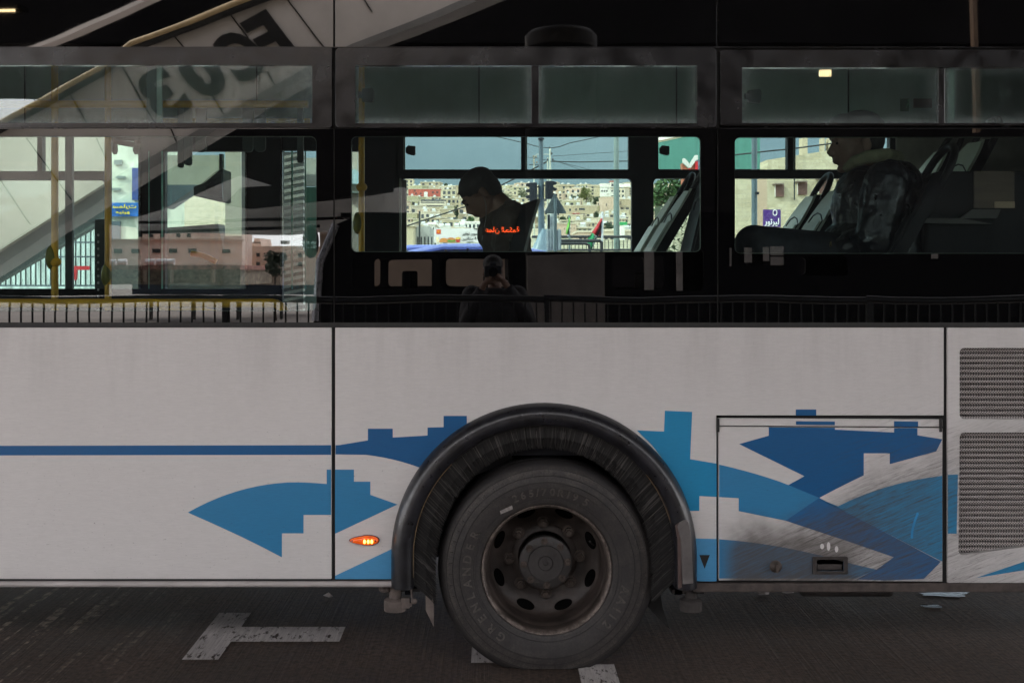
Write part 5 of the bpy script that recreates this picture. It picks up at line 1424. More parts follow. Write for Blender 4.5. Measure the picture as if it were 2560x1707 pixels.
htree(1134, 548, 560, 22, M_leafd, 'dark bush above the low cream building', y=300, n_=400, seed=12)
htree(1406, 541, 562, 26, M_leafd, 'dark bush behind the triangular sign', y=300, n_=500, seed=13)
htree(1523, 556, 582, 34, M_leafd, 'broad dark hedge tree behind the flag pole', y=240, n_=800, seed=14)
htree(1560, 526, 548, 30, M_leafd, 'dark trees at the right window edge', y=400, n_=500, seed=15)
htree(1462, 548, 556, 30, M_leafd, 'low dark shrubs in front of the big beige house', y=340, n_=300, seed=16)
htree(1352, 538, 560, 18, M_leafd, 'dark tree just right of the traffic light pole base', y=330, n_=300, seed=17)
for i, (px, bt) in enumerate(((1030, 520), (1095, 552), (1205, 500), (1330, 556), (1395, 520), (1420, 575), (1540, 500), (1570, 575), (1118, 470), (1212, 580), (1240, 590), (1700, 520), (1660, 560), (940, 520), (900, 560))):
    htree(px, bt - 12, bt, 16, M_leafd if i % 3 else M_leafo, ('small dark tree on the hillside, %s' if i % 3 else 'small olive tree on the hillside, %s') % lmk(px) + (', higher one' if bt < 530 else ', lower one'), n_=260, seed=30 + i, group='small dark trees on the hill' if i % 3 else 'small olive trees on the hill')
# green sheet fence and yellow bank
q = MB().box(X(1546, 170), X(1568, 170), 170, 170.3, Z(563, 170), Z(555, 170)).build('green_hoarding', mat('green_sheet', (.02, .28, .08), .6))
tag(q, 'bright green site hoarding right of the lamp pole', 'hoarding')

# ---- near things on the far road
M_steel = mat('blue_grey_steel', (.085, .12, .14), .45, .2, 3)
M_galv = mat('galvanised_pole', (.17, .22, .20), .5, .15, 3)
M_blk = mat('black_signal_plastic', (.012, .014, .02), .45)
yt = 12.5
tl = thing('traffic_light', P(1356, 675, yt), 'tall blue grey mast with black traffic signal heads seen through the middle window', 'traffic light')
MB().tube([(P(1356, 0, yt).x, yt, .5), (P(1353, 0, yt).x, yt, Z(520, yt)), (P(1353, 0, yt).x, yt, Z(425, yt))], [.075, .042, .040], 20).tube([(P(1353, 0, yt).x, yt, Z(426, yt)), (P(1351, 0, yt).x, yt, Z(200, yt))], [.034, .030], 16).build('mast', M_steel, tl, smooth=50)
q = MB(); q.tube([P(1358, 572, yt), P(1354, 600, yt), P(1346, 640, yt)], [.05, .07, .14], 20); q.build('flared_base', mat('pale_blue_steel', (.22, .30, .33), .4), tl, smooth=50)
MB().pbox(1346, 1360, 345, 349, yt - .06, yt + .06).build('mast_collar', M_blk, tl)
for sgn, (a, b_, t, bb, vz) in (('l', (1322, 1344, 454, 503, -1)), ('r', (1362, 1384, 450, 497, 1))):
    hd_ = MB().pbox(a + 2, b_ - 1, t + 2, bb, yt - .10, yt + .06).build('signal_head', M_blk, tl, bevel=.012)
    for k in range(3 if sgn == 'r' else 3):
        zz = t + 8 + k * 15
        c = P((a + 1) if vz < 0 else (b_ - 1), zz, yt)
        q = MB(); q.prism([pxl([(a - 8, zz - 1), (a + 5, zz - 5), (a + 5, zz + 5), (a - 7, zz + 4)] if vz < 0 else [(b_ + 8, zz - 1), (b_ - 5, zz - 5), (b_ - 5, zz + 5), (b_ + 7, zz + 4)], yt)], yt - .09, yt + .05)
        q.build('signal_visor', M_blk, hd_, bevel=.005)
    MB().pbox(min(a, 1353), max(b_, 1353), t + 12, t + 15, yt - .02, yt + .02).build('signal_arm', M_blk, hd_)
ts = thing('warning_sign', P(1389, 640, 11), 'grey back of a triangular road sign on its post in the middle window', 'road sign')
ys = 11.0
MB().prism([pxl([(1384, 487), (1387, 485), (1390, 488), (1416, 531), (1414, 534), (1363, 534), (1361, 531)], ys)], ys, ys + .012).build('sign_plate', mat('sign_back_grey', (.075, .095, .11), .5, .2, 4), ts, bevel=.002)
MB().tube([(P(1388, 0, ys).x, ys - .03, Z(497, ys)), (P(1388, 0, ys).x, ys - .03, .5)], .022, 12).build('sign_post', M_steel, ts, smooth=50)
for t in (500, 522): MB().pbox(1383, 1392, t, t + 2, ys - .05, ys).build('post_clamp', M_steel, ts)
ys = 13.5
cb = thing('street_cabinet', P(1383, 610, ys), 'pale grey ribbed cabinet with a round concrete post behind the triangular sign', 'cabinet')
q = MB().pbox(1366, 1403, 574, 625, ys, ys + .3); 
for k in range(5): q.pbox(1368 + 7 * k, 1371 + 7 * k, 572, 625, ys - .03, ys)
q.build('cabinet_body', mat('pale_grey_metal', (.34, .38, .38), .5), cb)
MB().tube([P(1381, 535, ys + .1), P(1381, 575, ys + .1)], .045, 14).build('pipe', mat('pale_grey_metal2', (.40, .44, .43), .5), cb, smooth=50)
MB().pbox(1369, 1375, 537, 573, ys, ys + .05).build('black_bar', M_blk, cb)
lp = thing('lamp_pole', P(1542, 640, 16), 'slim grey green street lamp pole right of the flag', 'lamp post')
MB().tube([(X(1544, 16), 16, .4), (X(1541, 16), 16, Z(520, 16)), (X(1540, 16), 16, Z(60, 16))], [.062, .050, .032], 16).build('pole', M_galv, lp, smooth=50)
MB().tube([(X(1540, 16), 16, Z(62, 16)), (X(1500, 16), 15.6, Z(30, 16)), (X(1440, 16), 15.2, Z(24, 16))], .025, 8).build('lamp_arm', M_galv, lp)
MB().ell((X(1425, 16), 15.1, Z(24, 16)), (.28, .12, .05)).build('lamp_head', M_galv, lp)
# utility pole
yu = 40
M_upole = mat('pale_utility_pole', (.42, .44, .38), .6)
up_ = thing('utility_pole', P(1375, 640, yu), 'pale utility pole with crossarms and insulators against the sky', 'utility pole')
MB().tube([(X(1377, yu), yu, 0), (X(1375, yu), yu, Z(371, yu))], [.09, .032], 12).build('pole', M_upole, up_, smooth=50)
MB().tube([(X(1370, yu), yu + .3, 0), (X(1370, yu), yu + .3, Z(392, yu))], .025, 8).build('stay_pipe', M_upole, up_)
MB().tube([P(1338, 390, yu), P(1342, 386, yu), P(1370, 386, yu), P(1374, 389, yu)], .014, 6).build('crossarm', M_upole, up_)
for (a, b_) in ((1374, 370), (1369, 400), (1382, 399), (1379, 384)): MB().ell(P(a, b_, yu), (.035, .04, .05), nu=8, nv=6).build('insulator', M_blk, up_)
u2 = thing('utility_pole', P(1335, 640, 55), 'shorter utility pole with clustered insulators left of the mast', 'utility pole')
MB().tube([(X(1336, 55), 55, 0), (X(1335, 55), 55, Z(389, 55))], .035, 8).build('pole', M_upole, u2)
for (a, b_) in ((1334, 391), (1340, 392), (1335, 397), (1334, 403), (1335, 408), (1342, 406)): MB().ell(P(a, b_, 55), (.05, .06, .04), nu=8, nv=6).build('insulator', mat('brown_insulator', (.16, .12, .08), .5), u2)
for t, (a, b_) in ((412, (1322, 1348)),): MB().tube([P(a, t, 55), P(b_, t, 55)], .02, 6).build('crossarm', M_blk, u2)
M_wire = mat('black_wire', (.012, .014, .016), .6)
def wire(pts, y, r, label, grp='overhead wires'):
    q = MB(); q.tube([P(a, b_, y) for a, b_ in pts], r, 5); tag(q.build('overhead_wire', M_wire), label, 'wire', grp)
wire([(1376, 371), (1400, 367), (1424, 358), (1700, 300)], 40, .016, 'wire rising to the right from the top of the pale utility pole')
wire([(1374, 371), (1340, 366), (1316, 359), (1100, 310)], 40, .016, 'wire rising to the left from the top of the pale utility pole')
wire([(1376, 404), (1450, 405.5), (1573, 403), (1700, 399), (1900, 393)], 39, .020, 'thick twisted cable running right from the utility pole')
wire([(1380, 391), (1573, 378), (1800, 366)], 41, .008, 'thin cable sloping up right above the thick one')
wire([(1385, 401), (1450, 424), (1560, 460)], 42, .008, 'thin wire falling right under the thick cable')
wire([(1382, 402), (1450, 418), (1560, 448)], 42.5, .008, 'second thin wire falling right, just above the lower one')
wire([(1370, 403), (1300, 440), (1250, 465), (1166, 516), (1014, 566), (900, 600)], 44, .030, 'black cable slanting down left across the hillside')
wire([(1300, 394), (1336, 394), (1370, 402)], 50, .010, 'short wire bundle running left from the clustered insulators')
wire([(1836, 388), (1930, 377), (1975, 373), (2080, 359), (2200, 345)], 20, .016, 'black cable crossing the sky in the right window')
wire([(1380, 466), (1570, 470)], 60, .012, 'faint cable over the pink school roof')
up2 = MB(); 
q = MB().tube([(X(1048, 60), 60, 0), (X(1049, 60), 60, Z(528, 60))], .05, 8); tag(q.build('cable_post', M_wire), 'thin dark post in front of the grey shuttered building', 'post')
# billboard
yb = 62
bb_ = thing('billboard', P(1142, 610, yb), 'white fast food billboard with burgers and Arabic price text', 'billboard')
MB().pbox(1085, 1203, 571, 607, yb, yb + .25).build('board', mat('board_white', (.60, .57, .57), .6, .04), bb_)
def flat(name, pts, col, y, par, rough=.6): return MB().prism([pxl(pts, y)], y - .02, y - .002).build(name, mat('print_' + name, col, rough, .1), par)
flat('red_logo_square', [(1091, 574), (1102, 574), (1102, 585), (1091, 585)], (.55, .02, .015), yb, bb_)
ar_ = MB()
for cx0 in (1094.5, 1098.5): ar_.tube([P(cx0 - 1.9, 583, yb) + Vector((0, -.03, 0))] + [P(cx0 + 1.9 * math.cos(t), 583 - 7 * math.sin(t), yb) + Vector((0, -.03, 0)) for t in [PI - PI * k / 8 for k in range(9)]], .011, 5)
ar_.build('golden_arches_mark', mat('print_gold', (.8, .42, .02), .5), bb_)
flat('bun_left', quad((1098, 604), (1100, 594), (1113, 595), 5) + quad((1113, 595), (1120, 597), (1120, 603), 4)[1:] + [(1119, 606), (1099, 606)], (.50, .20, .05), yb, bb_)
flat('bun_right', quad((1117, 600), (1121, 592), (1131, 594), 5) + quad((1131, 594), (1139, 596), (1139, 601), 4)[1:] + [(1138, 606), (1117, 606)], (.45, .17, .045), yb - .02, bb_)
flat('lettuce', [(1119, 601), (1124, 600), (1130, 602), (1137, 600), (1139, 603), (1134, 604), (1126, 605), (1119, 604)], (.06, .26, .03), yb - .04, bb_)
flat('fries_box', [(1139, 597), (1151, 595), (1149, 606), (1141, 606)], (.42, .02, .015), yb - .02, bb_)
flat('fries', [(1138, 598), (1140, 593), (1143, 595), (1145, 591), (1148, 594), (1151, 593), (1152, 597), (1145, 599)], (.6, .38, .07), yb - .04, bb_)
flat('drink_cup', [(1090, 593), (1098, 593), (1096, 606), (1092, 606)], (.75, .62, .40), yb, bb_)
s62 = (D + yb) / F
def bb_text(s, pxc, pyc, hpx, wpx, name, y=yb, m=None, par=bb_):
    vs, fs = text_mesh(shape_arabic(s), 1, .004, .012); x0_, x1_ = min(v.x for v in vs), max(v.x for v in vs); z0_, z1_ = min(v.z for v in vs), max(v.z for v in vs); c = P(pxc, pyc, y); s__ = (D + y) / F
    return MB().add([Vector((c.x + (v.x - (x0_ + x1_) / 2) / (x1_ - x0_) * wpx * s__, y - .03 if v.y < 0 else y - .004, c.z + (v.z - (z0_ + z1_) / 2) / (z1_ - z0_) * hpx * s__)) for v in vs], fs).build(name, m or mat('print_ink', (.03, .03, .03), .6), par)
bb_text('سوبر توفير', 1175, 585, 10, 40, 'headline'); bb_text('دنانير', 1169, 597.5, 10, 27, 'price_text'); 
q = put_text('price_numeral', '4', 7.5 * s62 * 1.35, lambda v: P(1188, 596, yb) + Vector((v.x, -.02 + v.y, v.z)), MATS['print_ink'], bb_, .01, .02)
flat('small_mark', [(1184, 571.5), (1197, 571), (1197, 574), (1184, 574)], (.06, .06, .06), yb - .02, bb_)
flat('small_line', [(1168, 604), (1184, 604), (1184, 605.5), (1168, 605.5)], (.05, .05, .05), yb, bb_)
for a in (1112, 1171): MB().tube([P(a, 607, yb) + Vector((0, .1, 0)), Vector((X(a, yb), yb + .1, hill_z(0, yb) - .5))], .12, 8).build('board_leg', M_steel, bb_)
# blue car on the far road
def car(cx, y, roofz, label, m_, yaw=0):
    o = thing('parked_car', (cx, y, .55), label, 'car'); L_ = 4.1; z0 = .55; hgt = roofz - z0
    side = [(-2.05, .35), (-2.0, .75), (-1.9, .92), (-1.15, 1.0), (-.55, 1.40), (-.1, 1.5), (.75, 1.5), (1.35, 1.38), (1.75, 1.02), (2.0, .95), (2.05, .4), (1.7, .3), (-1.7, .3)]
    k = hgt / 1.5; pts = [(cx + a, z0 + b_ * k) for a, b_ in side]
    MB().prism([pts], y, y + 1.7).build('body', m_, o, bevel=.09, smooth=50)
    gl = [(-1.0, 1.02), (-.52, 1.33), (-.1, 1.42), (.72, 1.42), (1.25, 1.31), (1.5, 1.05)]
    MB().prism([[(cx + a, z0 + b_ * k) for a, b_ in gl]], y - .012, y + .01).build('side_window', mat('purple_tinted_glass', (.02, .02, .06), .08, .3, spec=2.0, coat=.5), o)
    MB().box(cx + .05, cx + .11, y - .016, y - .0125, z0 + 1.02 * k, z0 + 1.41 * k).build('window_pillar', M_blk, o)
    for a in (-1.25, 1.3):
        q = MB(); q.lathe([(0, y - .02), (.18, y - .02), (.2, y - .03), (.31, y - .02), (.32, y + .02), (.32, y + .2), (0, y + .2)], cx + a, z0 + .31, 28); q.build('wheel', M_rubber, o, smooth=40)
    return o
M_cblue_ = mat('violet_blue_car_paint', (.10, .13, .42), .12, .1, 2, coat=1)
car(X(1125, 11.0), 11.0, Z(609, 11.0), 'violet blue car with pale roof passing in front of the billboard', M_cblue_)
car(X(1040, 12.8), 12.8, Z(612, 12.8), 'violet blue car half hidden behind the pale roofed one', M_cblue_)
# railing on the far road
yr = 14.5
fr_ = thing('far_railing', P(1480, 640, yr), 'dark metal guard railing along the far road under the flags', 'railing')
for t, r_ in ((592, .022), (625, .018)): MB().tube([P(1330, t, yr), P(1640, t + 0, yr)], r_, 8).build('rail_bar', M_rail, fr_)
MB().tube([P(1340, 602, 13.9), P(1500, 602, 13.9), P(1504, 606, 13.9), P(1504, 640, 13.9)], .026, 8).build('front_rail', M_rail, fr_)
MB().tube([P(1340, 609, 13.7), P(1465, 609, 13.7), P(1473, 613, 13.7), P(1476, 640, 13.7)], .022, 8).build('front_rail', M_rail, fr_)
q = MB()
for k in range(30): q.pbox(1372 + k * 9.3, 1373.6 + k * 9.3, 600 if k > 14 else 606, 626, yr, yr + .012)
q.build('railing_bars', M_rail, fr_)
MB().box(X(1010, 14.6), 15, 14.85, 15.1, .4, Z(640, 14.85)).build('parapet', M_concd); tag(bpy.data.objects['parapet'], 'low concrete parapet under the far guard railing', 'wall')
# flags
def flag_sheet(name, rows, y, m_, par, wob=.06):
    """rows: list of (left px, left py, right px, right py) down the cloth"""
    vs = []; fs = []; nn = 8
    for i, (a, b_, c_, d_) in enumerate(rows):
        for j in range(nn + 1):
            t = j / nn; p_ = P(a + (c_ - a) * t, b_ + (d_ - b_) * t, y); p_.y += wob * math.sin(t * 5 + i * .9); vs.append(p_)
    m__ = nn + 1
    for i in range(len(rows) - 1):
        for j in range(nn): fs.append((i * m__ + j, i * m__ + j + 1, (i + 1) * m__ + j + 1, (i + 1) * m__ + j))
    o = MB().add(vs, fs).build(name, m_, par, smooth=80, norm=False)
    s_ = o.modifiers.new('thickness', 'SOLIDIFY'); s_.thickness = .004
    return o
yf = 14.2
fg = thing('national_flag', P(1506, 640, yf), 'hanging red white black and green flag on a thin white pole', 'flag')
MB().tube([P(1506, 530, yf), P(1505, 640, yf)], .018, 8).build('flag_pole', mat('white_pole', (.7, .7, .7), .4), fg)
F_r = mat('flag_red', (.42, .012, .02), .7, .1); F_g = mat('flag_green', (.01, .25, .09), .7, .1); F_w = mat('flag_white', (.75, .75, .73), .7, .1); F_k = mat('flag_black', (.02, .02, .022), .7, .1)
flag_sheet('red_cloth', [(1503, 546, 1505, 546), (1496, 556, 1501, 558), (1488, 570, 1497, 572), (1480, 582, 1491, 590)], yf, F_r, fg)
flag_sheet('black_cloth', [(1501, 556, 1503.5, 554), (1497, 572, 1501, 572), (1491, 590, 1496, 588), (1486, 600, 1491, 598)], yf + .03, F_k, fg)
flag_sheet('red_fold', [(1503, 556, 1505, 552), (1500, 575, 1505, 575), (1497, 590, 1505, 591)], yf + .05, F_r, fg)
flag_sheet('green_cloth', [(1480, 583, 1482, 583), (1472, 594, 1486, 596), (1468, 600, 1484, 602), (1470, 612, 1482, 614), (1474, 626, 1479, 626)], yf, F_g, fg)
flag_sheet('white_cloth', [(1482, 584, 1490, 590), (1484, 600, 1492, 596), (1483, 612, 1488, 606), (1478, 626, 1481, 620)], yf + .04, F_w, fg)
f2_ = thing('event_flag', P(1422, 640, 14), 'small green and white flag hanging on a pole left of the national flag', 'flag')
MB().tube([P(1423, 538, 14), P(1424, 640, 14)], .014, 8).build('flag_pole', M_galv, f2_)
flag_sheet('green_cloth', [(1420, 545, 1424, 545), (1420, 556, 1425, 556), (1417, 570, 1423, 570), (1415, 585, 1420, 587)], 14, mat('flag_lime', (.16, .42, .06), .7), f2_)
flag_sheet('white_cloth', [(1424, 560, 1425, 560), (1421, 575, 1424, 575), (1419, 590, 1424, 592)], 14.03, F_w, f2_)
# green netting wall, red letter sign and pebbled shrub in the right corner of the middle window
gw = MB().pbox(1632, 1900, 335, 423, 24, 24.4); gw.build('green_cladding', mat('teal_green_sheet', (.06, .20, .16), .6, .15, 3, stretch=(4, 1, .3)))
tag(bpy.data.objects['green_cladding'], 'teal green corrugated wall at the right edge of the middle window', 'wall')
MB().pbox(1632, 1900, 423, 432, 24, 24.4).build('dark_base', M_blk, bpy.data.objects['green_cladding'])
q = MB().prism([pxl([(1632, 330), (1640, 330), (1760, 325), (1760, 332), (1700, 345), (1650, 356), (1632, 358)], 22)], 21.5, 22).build('white_eave', M_conc); tag(q, 'pale eave slanting over the teal wall', 'roof')
for i, px in enumerate((1652, 1680, 1706, 1735, 1760)): tree('street_tree', (X(px, 26), 26, 0), Z(440, 26) + (i % 2) * .3, .42, .62, M_leafg, 'light green leafy shrub behind the far seats, %s of five' % ('first', 'second', 'third', 'fourth', 'last')[i], 'green shrubs behind the teal wall', n_=500, leaf=.07, seed=50 + i, cat='shrub')
rs = thing('red_letter_sign', P(1727, 640, 18), 'big red three dimensional letter sign with white top in the middle window corner', 'sign')
M_red = mat('sign_red', (.55, .02, .025), .4, .1); M_redd = mat('sign_brick', (.33, .10, .05), .6, .15, 3)
MB().prism([pxl([(1706, 408), (1720, 422), (1727, 422), (1738, 405), (1744, 405), (1744, 440), (1742, 465), (1734, 482), (1724, 491), (1712, 490), (1708, 480)], 18)], 18, 18.25).build('letter_face', M_redd, rs)
MB().prism([pxl([(1737, 404), (1744, 404), (1745, 462), (1740, 478), (1732, 488), (1738, 465), (1738, 440)], 18)], 17.96, 17.995).build('letter_side', M_red, rs)
MB().prism([pxl([(1720, 422), (1725, 422), (1725, 460), (1720, 460)], 18)], 17.96, 17.995).build('letter_slot', M_red, rs)
MB().prism([pxl([(1706, 397), (1712, 397), (1723, 411), (1736, 390), (1736, 389), (1744, 389), (1744, 400), (1740, 400), (1726, 420), (1720, 420), (1706, 407)], 18)], 17.95, 18.0).build('white_top', stone('white', COL['white']), rs)
MB().prism([pxl([(1717, 494), (1748, 492), (1745, 510), (1736, 522), (1716, 528)], 18)], 18, 18.3).build('red_plinth', M_red, rs)
MB().pbox(1744, 1753, 400, 492, 18.3, 18.6).build('grid_panel', mat('blue_grey_grid', (.10, .13, .18), .5, .5, 12), rs)
q = MB(); rnd = random.Random(3)
for k in range(2200):
    px = rnd.uniform(1655, 1770); py = rnd.uniform(512, 650); p_ = P(px, py, 15 + rnd.uniform(0, .6)); r_ = rnd.uniform(.012, .028)
    u = Vector((rnd.gauss(0, 1), rnd.gauss(0, .5), rnd.gauss(0, 1))).normalized() * r_; v = Vector((-u.z, 0, u.x))
    q.add([p_ - u, p_ - v, p_ + u, p_ + v], [(0, 1, 2, 3)])
hs_ = thing('pebble_hedge', P(1715, 640, 15), 'speckled flowering hedge seen between the seat backs', 'hedge')
q.build('white_flowers', mat('cream_flower', (.62, .58, .42), .7, .3, 20), hs_, norm=False)
MB().pbox(1655, 1770, 514, 650, 15.3, 16.2).build('foliage', mat('hedge_green', (.03, .045, .02), .8, .6, 12, bmp=.8, bscale=9), hs_)

# ---- right window exterior: stone house, pergola, poles, purple sign
M_block = None
m, n, b = nodes('stone_blocks')
tcn = n.nodes.new('ShaderNodeTexCoord'); mpn = n.nodes.new('ShaderNodeMapping'); mpn.inputs['Rotation'].default_value = (R(90), 0, 0); n.links.new(tcn.outputs['Object'], mpn.inputs['Vector'])
bk_ = n.nodes.new('ShaderNodeTexBrick'); bk_.inputs['Scale'].default_value = 1.9; bk_.inputs['Mortar Size'].default_value = .012
bk_.inputs['Color1'].default_value = (.50, .44, .30, 1); bk_.inputs['Color2'].default_value = (.36, .30, .19, 1); bk_.inputs['Mortar'].default_value = (.28, .25, .2, 1)
n.links.new(mpn.outputs[0], bk_.inputs['Vector']); n.links.new(mixc(n, ramp(n, noise_fac(n, 2, 4), [(.3, 0), (.7, .6)]), bk_.outputs['Color'], (.50, .45, .34)), b.inputs['Base Color']); b.inputs['Roughness'].default_value = .85
M_block = m
yh_ = 45
sb = thing('stone_block_house', P(2050, 640, yh_), 'cream stone block house with brown shuttered windows in the right window', 'building')
MB().prism([pxl([(1918, 650), (1918, 400), (2076, 376), (2320, 376), (2320, 650)], yh_)], yh_, yh_ + 8).build('wall', M_block, sb)
for (a, b_, t, bb) in ((1940, 1960, 462, 492), (1996, 2018, 456, 487), (2049, 2070, 450, 484), (2100, 2122, 450, 484)):
    wo = MB().pbox(a, b_, t, bb, yh_ - .12, yh_ - .003).build('window', mat('brown_shutter', (.10, .045, .035), .6, .3, 2, stretch=(.2, 1, 8)), sb)
    MB().pbox(a - 2, b_ + 1, t - 4, t - 1, yh_ - .5, yh_ - .003).build('window_hood', mat('hood_brown', (.16, .12, .10), .6), wo)
    MB().pbox(a - 3, a, t, bb, yh_ - .06, yh_ - .003).build('window_reveal', stone('white', COL['white']), wo)
MB().pbox(2072, 2078, 345, 396, yh_ + 1, yh_ + 1.5).pbox(2005, 2019, 345, 388, yh_ + 1, yh_ + 1.5).pbox(2056, 2062, 345, 380, yh_ + 1, yh_ + 1.5).builds('roof_pergola_post', stone('cream', COL['cream']), sb)
MB().tube([P(1986, 350, yh_ - .3), P(1986, 500, yh_ - .3)], .03, 6).build('drain_pipe', M_wire, sb)
tq = thing('stone_pier', P(1868, 640, 30), 'cream stone pier at the left of the right window', 'pier')
MB().pbox(1840, 1881, 330, 640, 30, 31).build('pier_shaft', M_block, tq); MB().pbox(1893, 1918, 424, 640, 32, 33).build('pale_side', stone('pinkish', COL['pinkish']), tq)
pl_ = MB().tube([(X(1886, 12), 12, .4), (X(1886, 12), 12, Z(200, 12))], .040, 16).build('steel_mast', M_steel, None, smooth=50); tag(pl_, 'dark blue grey mast at the left of the right window', 'post')
tag(MB().pbox(1891, 1898, 480, 486, 11.9, 12).build('mast_bracket', M_blk, pl_))
ps = thing('purple_sign', P(1926, 560, 24), 'purple sign with white Arabic lettering in the right window', 'sign')
MB().pbox(1910, 1952, 524, 568, 24, 24.12).build('sign_board', mat('sign_purple', (.055, .012, .16), .5, .1), ps)
bb_text('ليرتور', 1929, 556, 21, 36, 'sign_lettering', 24, mat('sign_white', (.8, .8, .8), .5), ps)
q = MB(); q.tube([P(1937 + 5 * math.cos(t), 532 - 7 * math.sin(t), 24) + Vector((0, -.02, 0)) for t in [2 * PI * k / 16 for k in range(17)]], .010, 5); q.build('sign_crest', MATS['sign_white'], ps)
put_text('sign_small_print', 'LERTORE' if False else '.........', .05, lambda v: P(1929, 569 - 4, 24) + Vector((v.x, -.02 + v.y, v.z)), MATS['sign_white'], ps)
MB().tube([P(1932, 568, 24.2), Vector((X(1932, 24.2), 24.2, 0))], .06, 8).build('sign_leg', M_steel, ps)

# ---- left window exterior: cream underpass ramp, market sign, bright fence
er = thing('exit_ramp', P(150, 500, 9), 'cream concrete ramp wall rising outside the left window', 'ramp')
rawp = lambda pts, y, th, name, m_, par: MB().prism([pxl(pts, y)], y, y + th).build(name, m_, par)
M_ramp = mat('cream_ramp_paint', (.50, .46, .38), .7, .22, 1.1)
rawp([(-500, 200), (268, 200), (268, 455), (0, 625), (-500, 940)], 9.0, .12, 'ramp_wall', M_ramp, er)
rawp([(-500, 945), (0, 628), (268, 458), (268, 548), (0, 702), (-500, 1010)], 9.13, .15, 'ramp_soffit', mat('teal_soffit_shade', (.13, .16, .15), .7, .2, 1.5), er)  # upright strip, shade under the ramp put into its dark colour
ms = thing('market_building', P(310, 600, 16), 'bright greenish white shop front with blue market sign in the left window', 'building')
rawp([(269, 330), (350, 330), (350, 720), (269, 720)], 16, 3, 'wall', mat('pale_green_white', (.52, .56, .44), .7, .35, 2.2), ms)
rawp([(269, 507), (345, 507), (345, 541), (269, 541)], 15.9, .09, 'sign_board', mat('market_blue', (.01, .12, .42), .5), ms)
def mir_text(s, pxc, pyc, hpx, wpx, name, y, m_, par):
    o = bb_text(s, pxc, pyc, hpx, wpx, name, y, m_, par); c = P(pxc, pyc, y).x
    for v in o.data.vertices:
        wx = v.co.x; v.co.x = 2 * (c) - wx
    return o
mir_text('سمارت', 312, 517, 13, 58, 'sign_lettering', 15.88, mat('market_yellow', (.75, .62, .02), .5), ms)
mir_text('مينيو', 308, 532, 9, 34, 'sign_small_lettering', 15.88, MATS['market_yellow'], ms)
for (a, b_, t, bb) in ((285, 305, 400, 412), (290, 312, 440, 446), (280, 300, 470, 476)): rawp([(a, t), (b_, t), (b_, bb), (a, bb)], 15.95, .04, 'window', M_galv, ms)
rawp([(278, 553), (300, 553), (300, 600), (278, 600)], 15.95, .04, 'door', M_steel, ms); rawp([(330, 420), (345, 420), (345, 500), (330, 500)], 15.9, .09, 'dark_banner', mat('navy_banner', (.02, .05, .2), .5), ms)
rawp([(269, 598), (350, 598), (350, 722), (269, 722)], 15.7, .15, 'dark_blocker', mat('dark_blocker', (.03, .035, .03), .8), ms)  # added dark block so reflections read over the lower shop front
ff = thing('bright_fence', P(120, 660, 11), 'pale turquoise mesh fence with dark posts outside the left window', 'fence')
rawp([(-400, 560), (268, 560), (268, 722), (-400, 722)], 13, .1, 'fence_sheet', mat('turquoise_panels', (.50, .62, .58), .6, .5, 5, stretch=(3, 1, .4)), ff)
q = MB()
for k in range(34): q.pbox(-150 + k * 12.5, -147.5 + k * 12.5, 575, 712, 11.8, 11.82)
q.build('fence_bars', M_blk, ff)
for t in (604, 640, 712): MB().pbox(-400, 268, t, t + 4, 11.78, 11.8).build('fence_rail', M_steel, ff)
rawp([(185, 665), (222, 665), (222, 675), (192, 675), (190, 700), (185, 700)], 11.7, .05, 'red_frame', mat('red_frame_paint', (.5, .03, .04), .5), ff)
# cream pier and slab beyond the door glass
dp = thing('cream_pier', P(585, 600, 7), 'cream pier and slanting slab outside the bus door glass', 'pier')
rawp([(563, 300), (600, 300), (604, 590), (563, 590)], 7, .6, 'pier_shaft', mat('cream_pier_paint', (.46, .45, .36), .7, .15), dp)
rawp([(410, 388), (545, 388), (545, 425), (500, 462), (410, 462)], 7.3, .3, 'slab', mat('sage_slab', (.34, .36, .29), .7, .1), dp)
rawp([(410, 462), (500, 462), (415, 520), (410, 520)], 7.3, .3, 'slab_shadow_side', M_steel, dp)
rawp([(408, 570), (545, 560), (562, 640), (562, 760), (408, 760)], 7.5, .3, 'dark_panel', mat('dim_green_panel', (.025, .030, .026), .6, .4, 3), dp)
rawp([(560, 590), (606, 590), (606, 800), (560, 800)], 7, .6, 'pier_base', mat('dark_pier_base', (.05, .05, .045), .7), dp)
lv = thing('louvre_wall', P(750, 600, 6), 'pale wall of slanting louvres seen through the narrow door glass', 'wall')
for k in range(24):
    zt = 385 + k * 17
    rawp([(704, zt + 6), (758, zt - 4), (758, zt + 3), (704, zt + 14)], 6, .12, 'louvre', mat('pale_louvre', (.34, .34, .31), .5), lv)
rawp([(604, 330), (640, 330), (640, 800), (604, 800)], 6.2, .1, 'dark_louvre_post', mat('dim_post', (.10, .10, .10), .6), lv)
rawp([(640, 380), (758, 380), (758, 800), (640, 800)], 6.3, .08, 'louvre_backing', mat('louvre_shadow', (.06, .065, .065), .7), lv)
rawp([(760, 395), (830, 395), (830, 465), (760, 465)], 6.5, .1, 'brick_panel', mat('pale_brick', (.50, .52, .46), .7), lv)
rawp([(760, 468), (830, 468), (830, 640), (760, 640)], 6.5, .1, 'green_shopfront', mat('dark_green_shop', (.05, .15, .10), .5, .3, 2), lv)
rawp([(760, 640), (830, 640), (830, 800), (760, 800)], 6.5, .1, 'grey_step', M_galv, lv)
